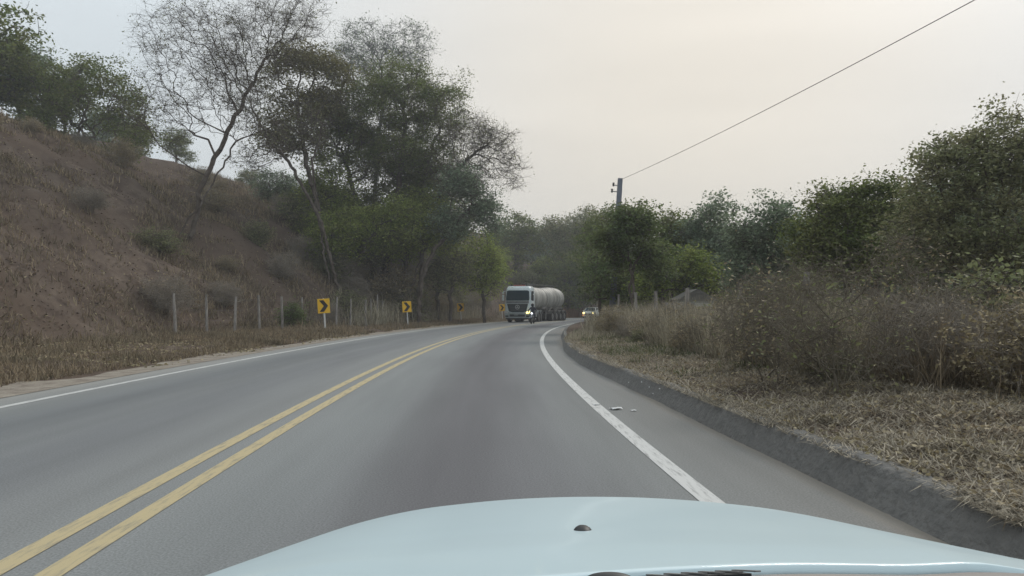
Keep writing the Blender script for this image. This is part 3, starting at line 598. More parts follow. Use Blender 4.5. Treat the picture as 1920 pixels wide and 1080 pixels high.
# --- grasses (nobody could count them)
def blades(name, pts, hmin, hmax, w, mt, seed, lean=0.5, label='', bend=True):
    rng = np.random.default_rng(seed); m = len(pts); P = np.asarray(pts, float)
    a = rng.uniform(0, 2*np.pi, m); h = rng.uniform(hmin, hmax, m)*rng.uniform(.6, 1, m); le = np.abs(rng.normal(0, lean, m)); le = np.where(le > 1.47, rng.uniform(1.25, 1.5, m), le) if lean < 2 else rng.uniform(1.15, 1.52, m)
    d = np.stack([np.cos(a)*np.sin(le), np.sin(a)*np.sin(le), np.cos(le)], 1)*h[:, None]
    sd = np.stack([-np.sin(a+rng.uniform(-1, 1, m)), np.cos(a), np.zeros(m)], 1)*(w*rng.uniform(.6, 1.3, m))[:, None]/2
    mid = P+d*0.55+np.array([0, 0, .08])*h[:, None]+rng.normal(size=(m, 3))*0.1*h[:, None]
    top = P+d+rng.normal(size=(m, 3))*0.12*h[:, None]
    V = np.stack([P-sd, P+sd, mid+sd*.7, mid-sd*.7, top], 1).reshape(-1, 3)
    b = (np.arange(m)*5)[:, None]; Q = np.concatenate([b, b+1, b+2, b+3], 1); T = np.concatenate([b+3, b+2, b+4, b+4], 1)
    # the tip is a narrow quad so that one face size serves the whole mesh
    V = V.reshape(m, 5, 3); V = np.concatenate([V, V[:, 4:5]+sd[:, None]*.15], 1).reshape(-1, 3); b = (np.arange(m)*6)[:, None]
    Q = np.concatenate([b, b+1, b+2, b+3], 1); T = np.concatenate([b+3, b+2, b+5, b+4], 1)
    o = npmesh(name, V, np.concatenate([Q, T]), mt); return tag(o, label, 'grass', kind='stuff')
def kerb_edge(n, y0, y1, seed):
    rr = random.Random(seed); out = []
    while len(out) < n:
        y = y0+(y1-y0)*rr.random()**1.8; o = kerb_o(y)+rr.uniform(.03, .3)
        if fbm(3, y, .8) < rr.uniform(-.5, .3): continue
        x, yy = onroad(y, o); out.append((x, yy, .225))
    return out
def scatter(n, y0, y1, o0, o1, seed, pw=1.0, clumps=0.0):
    rr = random.Random(seed); out = []
    while len(out) < n:
        y = y0+(y1-y0)*rr.random()**pw; o = o0+(o1-o0)*rr.random()
        if o > 0: o += kerb_o(y)
        if clumps and fbm(o*1.0+7, y, clumps) < rr.uniform(-.35, .25): continue
        x, yy = onroad(y, o)
        if o > 0 and yy > 24 and 960+F*x/yy < np.interp(yy, [24, 34, 45, 120], [1050, 1096, 1128, 1134]) and seed in (2, 4, 5): continue
        if o > 0 and yy > 40 and 960+F*x/yy < 1130: continue
        out.append((x, yy, ground_z(x, yy)-0.01))
    return out
blades('dry_verge_grass', scatter(38000, 3.5, 26, .12, 3.6, 21, 1.7, .9), .05, .22, .011, M['straw_dark'], 21, lean=3.0, label='darker brown patches of trampled dry grass on the right verge')
blades('dry_verge_grass', scatter(90000, 3.5, 26, .14, 3.6, 1, 1.7), .08, .3, .009, M['straw_grey'], 1, lean=3.2, label='matted straw coloured dry grass covering the right verge behind the kerb')
blades('dry_verge_grass', scatter(16000, 24, 75, .1, 3.5, 2, 1.2), .1, .4, .016, M['straw'], 2, lean=.7, label='pale dry grass on the far verge rounding the bend')
blades('dry_verge_grass', kerb_edge(9000, 3.5, 28, 31), .05, .16, .009, M['straw_grey'], 31, lean=2.6, label='dry grass spilling over the top of the kerb')
blades('green_verge_weeds', scatter(16000, 9, 34, .5, 2.6, 3, 1.1, .45), .05, .18, .014, M['weed_green'], 3, lean=1.1, label='patches of dull green weeds among the dry grass of the right verge')
blades('tall_dry_weeds', scatter(16000, 5, 15, 2.3, 6, 24, 1.0, .7), .3, 1.3, .009, M['straw_dark'], 24, lean=.6, label='dark brown dead stalks tangled low in the near end of the thicket')
blades('tall_dry_weeds', scatter(52000, 9, 34, 1.9, 8.5, 4, 1.2, .5), .4, 1.3, .012, M['straw'], 4, lean=.45, label='tall brown dry weeds standing among the right hand bushes')
blades('tall_dry_weeds', scatter(20000, 30, 80, .9, 8, 5, 1.0, .4), .5, 1.4, .025, M['straw'], 5, lean=.3, label='tall straw coloured weeds behind the fence at the bend')
blades('dry_bank_grass', scatter(45000, 26, 110, -9.1, -13.5, 6, 1.5, .5), .08, .35, .03, M['straw_dark'], 6, lean=.8, label='low dead grass and litter along the foot of the left bank')
blades('dry_bank_grass', scatter(60000, 36, 120, -12.5, -40, 7, 1.1, .3), .2, .75, .05, M['straw_dark'], 7, lean=.6, label='dead brown grass and stalks clothing the left hillside')
blades('dry_bank_grass', scatter(60000, 8, 40, -9.15, -16.5, 16, 1.1, .5), .06, .3, .022, M['straw_dark'], 16, lean=1.1, label='thin dead grass on the flat ground between left shoulder and bank')
blades('dry_bank_grass', scatter(50000, 8, 60, -15, -38, 17, 1.0, .3), .15, .55, .04, M['straw_dark'], 17, lean=.9, label='patchy dead grass on the bare hillside at the left')
blades('reed_stalks', scatter(2600, 46, 84, -11.2, -15.5, 8, 1.0, .25), .9, 2.3, .035, M['straw'], 8, lean=.22, label='tall pale dead stalks on the bank behind the left chevron signs')
blades('reed_stalks', scatter(5000, 92, 125, -8.8, -13, 9, 1.0), .8, 2.0, .07, mat('rust_grass', (.30, .17, .10), .9, c2=(.2, .13, .08), scale=.5, island=.3), 9, lean=.25, label='rust coloured dry grass beyond the tanker at the bend')

def litter_leaves(name, pts, size, mt, seed, label):
    rng = np.random.default_rng(seed); P = np.asarray(pts, float)+np.array([0, 0, .05]); V, Fc = leaves(rng, P, size, .35, .55); tag(npmesh(name, V, Fc, mt), label, 'leaves', kind='stuff')
litter_leaves('leaf_litter', scatter(60000, 8, 110, -12, -42, 41, 1.2), .11, M['litter_dark'], 41, 'dark dead leaves lying over the left hillside')
litter_leaves('leaf_litter', scatter(30000, 8, 110, -12, -42, 42, 1.2, .4), .12, M['leaf_dry'], 42, 'pale dead leaves lying over the left hillside')
litter_leaves('leaf_litter', scatter(16000, 3.5, 30, .15, 3.4, 43, 1.6), .045, M['leaf_dry'], 43, 'dead leaves among the dry grass of the right verge')
litter_leaves('leaf_litter', scatter(9000, 16, 90, -8.5, -13, 44, 1.3, .3), .08, M['leaf_dry'], 44, 'dead leaves along the left shoulder')

# ------------------------------------------------------------------ chevron signs
def chevron(px, py, d, hpx, label):
    x = (px-960)/F*d; z = ground_z(x, d); zb = CH-(py-HY)/F*d; H = hpx/F*d
    z0 = min(z, zb+.05); H = zb+H-z0
    r = empty('chevron_sign', (x, d, z0)); r.rotation_euler = (0, R(-3.5), R(8)); tag(r, label, 'road sign', 'yellow chevron signs along the outside of the bend')
    w, h = H*.375, H*.455; zc = H-h/2
    MB().box((0, .03, H*.5-.1), (.085, .085, H-.0), bev=.012).build('post', M['white'], r)
    MB().box((0, -.03, zc), (w, .018, h), bev=.006).build('plate', M['yellow'], r)
    a, b = w*.36, h*.40; t = w*.36
    poly = [(-a, b), (-a+t, b), (a+.0, 0), (-a+t, -b), (-a, -b), (a-t, 0)]
    MB().prism(poly, 'y', zc*0-.046, -.0415).build('chevron_mark', M['sign_black'], r, loc=(0, 0, zc))
    MB().box((0, -.041, zc), (w*.97, .002, h*.97)).bm.free()
    MB().tube((0, -.035, H-.0), (0, .05, H-.0), .03, n=8).build('bolt_cap', M['white'], r)
chevron(610, 619, 39, 59, 'nearest and largest yellow chevron sign on a white post at left')
chevron(765, 607, 53, 42, 'second yellow chevron sign on a white post along the left shoulder')
chevron(865, 599.5, 70, 31, 'third yellow chevron sign, small, on a white post below the bank')
chevron(942.5, 596.5, 86, 26, 'farthest yellow chevron sign just left of the tanker cab')

# ------------------------------------------------------------------ fences
def fence(label, posts, wires, group=None, rad=.05):
    """posts: (px, py_base, py_top, distance)"""
    x0 = (posts[0][0]-960)/F*posts[0][3]; y0 = posts[0][3]; root = empty('wire_fence', (x0, y0, ground_z(x0, y0))); tag(root, label, 'fence')
    tops = []; o3 = root.location
    rr = random.Random(3)
    for px, pb, pt, d in posts:
        x = (px-960)/F*d; z = ground_z(x, d); H = max(.8, CH-(pt-HY)/F*d-z)
        lx, ly = rr.uniform(-.06, .04)*H, rr.uniform(-.04, .04)*H; r_ = rad*rr.uniform(.8, 1.25)
        m_ = MB(); pts = []
        rings = []
        for i in range(5):
            f = i/4; rings.append([(x-o3.x+lx*f+math.cos(a)*r_*(1-.15*f)*rr.uniform(.85, 1.1), d-o3.y+ly*f+math.sin(a)*r_*(1-.15*f), z-o3.z-.2+(H+.2)*f) for a in [j*math.pi/4 for j in range(8)]])
        m_.rings(rings); m_.build('post', M['wood_grey'], root, smooth=True)
        tops.append((Vector((x-o3.x, d-o3.y-rad, z-o3.z)), Vector((lx, ly, H))))
    order = sorted(tops, key=lambda t: t[0].y)
    for f in wires:
        m_ = MB()
        for (a, la), (b, lb) in zip(order[:-1], order[1:]):
            p, q = a+la*f, b+lb*f; mid = (p+q)/2-Vector((0, 0, .03)); m_.tube(p, mid, .004, n=4); m_.tube(mid, q, .004, n=4)
        m_.build('wire', M['wire'], root)
fence('leaning grey wooden posts with sagging wire along the foot of the left bank',
      [(487, 625, 553, 37.5), (530, 622, 556, 39.5), (567, 622, 557, 41.5), (630, 615, 557, 44.5), (657, 612, 560, 46.5), (686, 612, 562, 48.5), (697, 609, 560, 50.2), (708, 608, 552, 52), (717, 606, 564, 53.5),
       (440, 632, 556, 35.5), (388, 634, 552, 33.8), (330, 640, 550, 32)], [.35, .62, .88], rad=.07)
fence('grey weathered fence posts with wire among the weeds on the right side',
      [(1232, 610, 546, 26), (1194, 606, 548, 30), (1160, 603, 552, 35), (1285, 618, 540, 22), (1248, 612, 567, 24.5), (1266, 612, 565, 23.6), (1392, 640, 530, 16.5), (1510, 665, 510, 13)], [.3, .6, .9], rad=.075)

# ------------------------------------------------------------------ utility pole and wires
def upole(x, y, h, lean, label):
    z = ground_z(x, y); r = empty('utility_pole', (x, y, z)); r.rotation_euler = (0, R(lean), 0); tag(r, label, 'utility pole')
    m_ = MB(); m_.rings([[(sx*a, sy*b, zz) for sx, sy in ((-1, -1), (1, -1), (1, 1), (-1, 1))] for zz, a, b in ((-.3, .17, .14), (h*.5, .145, .12), (h, .12, .10))]); m_.build('shaft', M['pole_concrete'], r)
    for zz, xx in ((h-.38, -.34), (h-.72, -.40)):
        b = MB(); b.box((xx/2-.05, 0, zz), (abs(xx)-.1, .04, .05)); b = b.build('bracket', M['steel'], r)
        i_ = MB()
        for k, rr_ in enumerate((.05, .075, .045, .07)): i_.tube((xx, 0, zz-.06+k*.05), (xx, 0, zz-.02+k*.05), rr_, rr_*.75, n=12)
        i_.build('insulator', M['black'], r, smooth=True)
    return r
pd = 40.0; pb = ((1146-960)/F*pd, pd); zt = CH+(HY-334)/F*pd; zg = ground_z(*pb); hp = zt-zg
upole(pb[0], pb[1], hp, math.degrees(math.atan2((1163-1146)/F*pd, hp)), 'grey concrete utility pole rising behind the green tree at the bend')
upole(11.6, 8.0, 8.1, 0, 'grey concrete utility pole beside the verge on the right, near the camera')
def wire(a, b, sag, r, label):
    a, b = Vector(a), Vector(b); n = 40; P = [a.lerp(b, i/n)-Vector((0, 0, sag*4*(i/n)*(1-i/n))) for i in range(n+1)]
    N_ = np.array([p[:] for p in P]); V, Fc = tubes(N_[:-1], N_[1:], np.full(n, r), np.full(n, r), 5)
    o = npmesh('power_line', V, Fc, M['wire'], smooth=True); tag(o, label, 'cable')
tp = PX(1164, 337, pd)
wire(tp, (11.6, 8.0, 8.2), .25, .011, 'thin power line running from the pole top up across the right sky')
a2 = PX(1161, 368, pd); wire(a2, PX(1180, 402, 37), .05, .01, 'short drop cable slanting down from the pole into the tree')

# ------------------------------------------------------------------ small white house behind the trees
hx = (1290-960)/F*33.5; hz = ground_z(hx, 33.5)
H_ = empty('small_shed', (hx, 33.5, hz)); H_.scale = (.45, .5, .62); tag(H_, 'small pale shed glimpsed through the weeds behind the right fence', 'shed')
MB().box((.9, 1.6, 1.0), (3.4, 3.0, 2.1)).build('wall', M['wall_white'], H_)
MB().prism([(-1.1, 2.05), (2.9, 2.05), (2.9, 2.15), (.9, 2.9), (-1.1, 2.15)], 'y', -.2, 3.4).build('roof', M['dirty_metal'], H_)
w_ = MB().box((1.5, .09, 1.2), (.8, .06, .8)).build('window', M['white'], H_); MB().box((1.5, .05, 1.2), (.66, .03, .66)).build('pane', M['glass'], w_)
MB().box((.2, .09, .95), (.75, .05, 1.8)).build('door', M['wood_grey'], H_)

# ------------------------------------------------------------------ wheels
def wheel(parent, c, r, w, name='wheel', n=24, hub=True):
    """axle along local x"""
    c = Vector(c); m_ = MB(); prof = [(-.5, .80), (-.5, .95), (-.38, 1), (.38, 1), (.5, .95), (.5, .80)]
    rg = [[(c.x+a*w, c.y+math.cos(t)*b*r, c.z+math.sin(t)*b*r) for t in [2*math.pi*i/n for i in range(n)]] for a, b in [(-.3, .55)]+prof+[(.3, .55)]]
    m_.rings(rg, cap=False); t_ = m_.build(name, M['rubber'], parent, smooth=True)
    if hub:
        h = MB(); h.tube((c.x-w*.42, c.y, c.z), (c.x+w*.42, c.y, c.z), r*.60, n=n); h.tube((c.x-w*.5, c.y, c.z), (c.x+w*.5, c.y, c.z), r*.22, n=12)
        for i in range(8):
            a = i*math.pi/4; h.tube((c.x-w*.46, c.y+math.cos(a)*r*.4, c.z+math.sin(a)*r*.4), (c.x+w*.46, c.y+math.cos(a)*r*.4, c.z+math.sin(a)*r*.4), r*.05, n=6)
        h.build('rim', M['steel'], t_, smooth=True)
    return t_

# ------------------------------------------------------------------ tanker truck (local frame: faces -y, x to the viewer's right)
def truck():
    yF = 70.0; x, y = onroad(yF, (OL+OY)/2-.30); a = -math.atan(slope(yF+3))
    T = empty('tanker_truck', (x, y, 0.0), a); tag(T, 'pale articulated tanker truck with a dirty silver tank coming round the bend', 'truck')
    # cab shell as rings from floor to roof (x half width, y front, y back)
    def ring(hw, yf, yb, z, r=.22):
        P = []
        for sx, yy, dx, dy in ((-1, yf, 1, 0), (1, yf, 0, 0), (1, yb, 0, 0), (-1, yb, 0, 0)): pass
        for cx, cy, a0 in ((-hw+r, yb-r*.4, 90), (-hw+r, yf+r, 180), (hw-r, yf+r, 270), (hw-r, yb-r*.4, 0)):
            rr = r if cy < (yf+yb)/2 else r*.4; ccx = -hw+rr if cx < 0 else hw-rr
            for k in range(4):
                t = R(a0+k*30); P.append((ccx+rr*math.cos(t), cy+rr*math.sin(t), z))
        return P
    m_ = MB(); m_.rings([ring(1.22, .05, 2.2, .55), ring(1.25, 0, 2.25, .9), ring(1.25, 0, 2.25, 1.85), ring(1.24, .05, 2.25, 2.15), ring(1.22, .2, 2.25, 2.95), ring(1.18, .33, 2.25, 3.25), ring(1.08, .6, 2.2, 3.46), ring(.9, .9, 2.0, 3.5)])
    cab = m_.build('cab', M['cab'], T, smooth=True)
    MB().prism([(-1.10, 2.06), (1.10, 2.06), (1.13, 2.25), (1.08, 2.98), (.9, 3.05), (-.9, 3.05), (-1.08, 2.98), (-1.13, 2.25)], 'y', -.012, .06).build('windscreen', M['glass'], cab).rotation_euler = (R(-11.5), 0, 0)
    ws = cab.children[0]; ws.location = (0, -.415+.0, .07)
    for s in (-1, 1):
        MB().prism([(.35, 2.12), (1.35, 2.08), (1.3, 2.85), (.55, 2.9)], 'x', s*1.19, s*1.257).build('side_window', M['glass'], cab)
        mm = MB(); mm.box((s*1.45, .12, 2.35), (.2, .12, .55), bev=.03); mm.box((s*1.45, .12, 2.85), (.2, .12, .25), bev=.03); mm.tube((s*1.2, .25, 3.0), (s*1.45, .14, 2.95), .025); mm.build('mirror', M['cab'] if s < 0 else M['black'], cab)
        MB().box((s*1.27, 1.45, 1.5), (.03, .2, .06)).build('door_handle', M['black'], cab)
    MB().box((0, -.012, 1.93), (2.2, .03, .22), bev=.01).build('front_panel', M['cab_grey'], T)
    g = MB().prism([(-1.02, 1.78), (1.02, 1.78), (.84, 1.05), (.5, .96), (-.5, .96), (-.84, 1.05)], 'y', -.05, .03).build('grille', M['grille_teal'], T)
    sl_ = MB()
    for k in range(5): z = 1.7-k*.14; sl_.box((0, -.06, z), (1.9-.11*k*1.0-.1, .03, .025))
    sl_.build('slats', M['dirty_metal'], g)
    e_ = MB(); n = 28
    e_.rings([[(math.cos(t)*rr, yy, 1.46+math.sin(t)*rr) for t in [2*math.pi*i/n for i in range(n)]] for rr, yy in ((.17, -.085), (.2, -.1), (.215, -.085))], cap=False)
    for k in range(3):
        t = R(90+120*k); c_, s_ = math.cos(t), math.sin(t)
        e_.prism([(c_*.18, 1.46+s_*.18), (-s_*.035, 1.46+c_*.035), (s_*.035, 1.46-c_*.035)], 'y', -.1, -.085)
    e_.build('emblem', M['lamp_off'], g)
    b_ = MB(); b_.prism([(-1.25, 1.12), (-.9, 1.02), (-.5, .92), (.5, .92), (.9, 1.02), (1.25, 1.12), (1.25, .78), (1.15, .42), (-1.15, .42), (-1.25, .78)], 'y', -.14, .35)
    bp_ = b_.build('bumper', M['cab_low'], T)
    MB().box((0, -.15, .66), (1.5, .03, .22), bev=.01).build('air_intake', M['black'], bp_)
    MB().box((-.12, -.165, .72), (.42, .015, .12)).build('number_plate', M['cab_grey'], bp_)
    MB().box((0, -.16, .36), (2.2, .06, .14)).build('lower_lip', M['black'], bp_)
    for s in (-1, 1):
        m_ = MB(); m_.prism([(s*1.22, 1.12), (s*.86, .98), (s*.90, .84), (s*1.22, .92)], 'y', -.19, -.1)
        h = m_.build('headlight', M['lamp_off'] if s < 0 else M['lamp_warm'], T)
        if s > 0: h['label'] = 'lit yellow headlight'
        MB().box((s*1.0, -.16, .6), (.3, .03, .16), bev=.01).build('fog_lamp', M['black'], T)
    tb = MB(); tb.box((0, .78, 3.56), (1.15, .12, .09), bev=.02); tb.build('roof_light_bar', M['red_lens'], T)
    for s in (-1, 1): MB().tube((s*.75, .75, 3.46), (s*.75, .75, 3.72), .035).build('horn', M['black'], T)
    MB().tube((-.05, .12, 2.2-.15), (.1, .1, 2.35), .01, n=6).build('wiper', M['black'], T)
    # chassis
    MB().box((-.4, 3.6, .85), (.12, 6.4, .26)).box((.4, 3.6, .85), (.12, 6.4, .26)).box((0, 5.6, 1.05), (1.0, 1.1, .14)).build('chassis', M['dirty_metal'], T)
    MB().box((-1.0, 2.9, .78), (.5, 1.1, .55), bev=.08).build('fuel_tank', M['steel'], T); MB().box((1.0, 2.9, .78), (.5, 1.1, .55), bev=.08).build('side_box', M['cab_grey'], T)
    for yy in (1.25,): [wheel(T, (s*1.04, yy, .52), .52, .32) for s in (-1, 1)]
    for yy in (4.6, 5.9): [wheel(T, (s*.96, yy, .52), .52, .55) for s in (-1, 1)]
    for yy in (4.6, 5.9):
        for s in (-1, 1):
            f = MB(); f.rings([[(s*.66, yy+math.cos(t)*.62, .55+math.sin(t)*.62), (s*1.26, yy+math.cos(t)*.62, .55+math.sin(t)*.62), (s*1.26, yy+math.cos(t)*.6, .55+math.sin(t)*.6), (s*.66, yy+math.cos(t)*.6, .55+math.sin(t)*.6)] for t in [R(20+14*i) for i in range(11)]]); f.build('mudguard', M['cab_grey'], T, smooth=True)
    # trailer, turned a little more along the bend
    piv = Vector((0, 5.2, 0)); da = -R(10); rt = Matrix.Translation(piv) @ Matrix.Rotation(da, 4, 'Z') @ Matrix.Translation(-piv)
    n = 40; prof = [(2.75, .05), (2.78, .55), (2.95, .92), (3.3, 1.10), (3.9, 1.17), (7.5, 1.22), (7.56, 1.19), (7.62, 1.22), (10.6, 1.25), (10.66, 1.22), (10.72, 1.25), (12.6, 1.2), (13.3, 1.1), (13.7, .85), (13.95, .4), (14.0, .05)]
    tk = MB(); tk.rings([[(math.cos(t)*rr, yy, 2.42-(.12 if 6 < yy < 10 else 0)+math.sin(t)*rr*.99) for t in [2*math.pi*i/n for i in range(n)]] for yy, rr in prof])
    tank = tk.build('tank', M['tank'], T, smooth=True); parts = [tank]
    sc_ = MB()
    for yy, rr in ((3.9, 1.175), (7.56, 1.225), (10.66, 1.255)):
        sc_.rings([[(math.cos(t)*rr, yy+q, 2.42-(.12 if 6 < yy < 10 else 0)+math.sin(t)*rr*.99) for t in [2*math.pi*i/n for i in range(n)]] for q in (-.04, .04)])
    sc_.build('weld_band', M['dirty_metal'], tank, smooth=True)
    hm = MB(); [hm.tube((0, yy, 3.6), (0, yy, 3.75), .28, n=16) for yy in (5.2, 9.2, 11.8)]; hm.build('manhole', M['dirty_metal'], tank)
    wk = MB(); wk.box((0, 8.4, 3.72), (.5, 8.4, .03)); [wk.box((.27*s, 8.4, 3.85), (.03, 8.4, .03)) for s in (-1, 1)]; wk.build('catwalk', M['steel'], tank)
    ch_ = MB(); [ch_.box((s*.55, 8.6, 1.12), (.14, 10.4, .3)) for s in (-1, 1)]
    for yy in (3.5, 7.3, 10.2, 13.2): ch_.box((0, yy, 1.3), (2.0, .12, .25))
    parts.append(ch_.build('trailer_frame', M['dirty_metal'], T))
    sp = MB()
    for s in (-1, 1):
        sp.tube((s*1.15, 3.7, 1.15), (s*.95, 3.15, 2.5), .05); sp.tube((s*1.15, 2.75, 1.15), (s*.95, 3.15, 2.5), .05); sp.tube((s*1.15, 2.75, 1.2), (s*1.15, 3.9, 1.2), .05)
    parts.append(sp.build('front_brace', M['steel'], T))
    for s in (-1, 1):
        hp_ = MB(); hp_.path([(s*1.2, 6.4+i*.35, 1.25+.22*math.sin(i*1.1)) for i in range(14)], .06); parts.append(hp_.build('hose', M['dirty_metal'], T))
        parts.append(MB().box((s*1.1, 7.3, .65), (.1, .12, .9)).build('landing_leg', M['steel'], T))
        sk = MB().prism([(6.5, 1.3), (13.6, 1.3), (12.6, 1.75), (7.3, 1.7)], 'x', s*.85, s*.9); parts.append(sk.build('skirt_panel', M['dirty_metal'], T))
    for yy in (9.2, 10.5, 11.8, 13.1):
        for s in (-1, 1):
            w_ = wheel(T, (s*.96, yy, .52), .52, .55); parts.append(w_)
            f = MB(); f.rings([[(s*.66, yy+math.cos(t)*.62, .55+math.sin(t)*.6), (s*1.26, yy+math.cos(t)*.62, .55+math.sin(t)*.6), (s*1.26, yy+math.cos(t)*.6, .55+math.sin(t)*.58), (s*.66, yy+math.cos(t)*.6, .55+math.sin(t)*.58)] for t in [R(20+14*i) for i in range(11)]]); parts.append(f.build('mudguard', M['dirty_metal'], T, smooth=True))
    for s in (-1, 1): parts.append(MB().box((s*.9, 14.0, .95), (.4, .06, .14)).build('tail_light', M['red_lens'], T))
    for p in parts: p.matrix_local = rt
truck()

# ------------------------------------------------------------------ oncoming car beyond the truck
def far_car():
    yF = 103.0; x, y = onroad(yF, OY-1.85); a = -math.atan(slope(yF))
    C = empty('car', (x, y, 0), a); tag(C, 'silver compact car with lit yellow headlights following behind the tanker', 'car')
    def sec(y_, hw, z0, z1): return [(-hw*.95, y_, z0), (hw*.95, y_, z0), (hw, y_, z0+.2), (hw, y_, z1-.14), (hw*.9, y_, z1), (-hw*.9, y_, z1), (-hw, y_, z1-.14), (-hw, y_, z0+.2)]
    b = MB(); b.rings([sec(0, .72, .3, .72), sec(.12, .82, .24, .84), sec(.5, .88, .22, .95), sec(1.1, .9, .22, 1.02), sec(3.5, .9, .22, 1.05), sec(4.1, .88, .25, 1.02), sec(4.3, .8, .35, .95)]); b.build('body', M['car_silver'], C, smooth=True)
    gh = MB(); gh.rings([[(-.80, 1.0, 1.0), (.80, 1.0, 1.0), (.82, 3.9, 1.02), (-.82, 3.9, 1.02)], [(-.66, 1.65, 1.44), (.66, 1.65, 1.44), (.66, 3.55, 1.44), (-.66, 3.55, 1.44)]]); gh.build('windows', M['glass'], C)
    MB().box((0, 2.6, 1.485), (1.36, 1.95, .07), bev=.03).build('roof', M['car_silver'], C)
    pl = MB(); [pl.tube((s*.80, 1.0, 1.0), (s*.665, 1.65, 1.45), .035) for s in (-1, 1)]; [pl.tube((s*.81, 2.5, 1.0), (s*.67, 2.5, 1.45), .03) for s in (-1, 1)]; pl.build('pillars', M['car_silver'], C)
    g = MB().box((0, -.02, .55), (.9, .05, .2), bev=.02).build('grille', M['black'], C); MB().box((0, -.05, .4), (.4, .02, .12)).build('number_plate', M['cab_grey'], C)
    for s in (-1, 1):
        MB().sph((s*.62, .06, .72), .16, (1.1, .5, .75)).build('headlight', M['lamp_warm'], C, smooth=True)
        MB().box((s*.68, .02, .42), (.26, .05, .12), bev=.02).build('fog_lamp', M['amber'], C)
        MB().box((s*1.0, 1.25, 1.05), (.18, .1, .13), bev=.03).build('mirror', M['car_silver'], C)
        for yy in (.85, 3.4): wheel(C, (s*.8, yy, .31), .31, .2)
far_car()

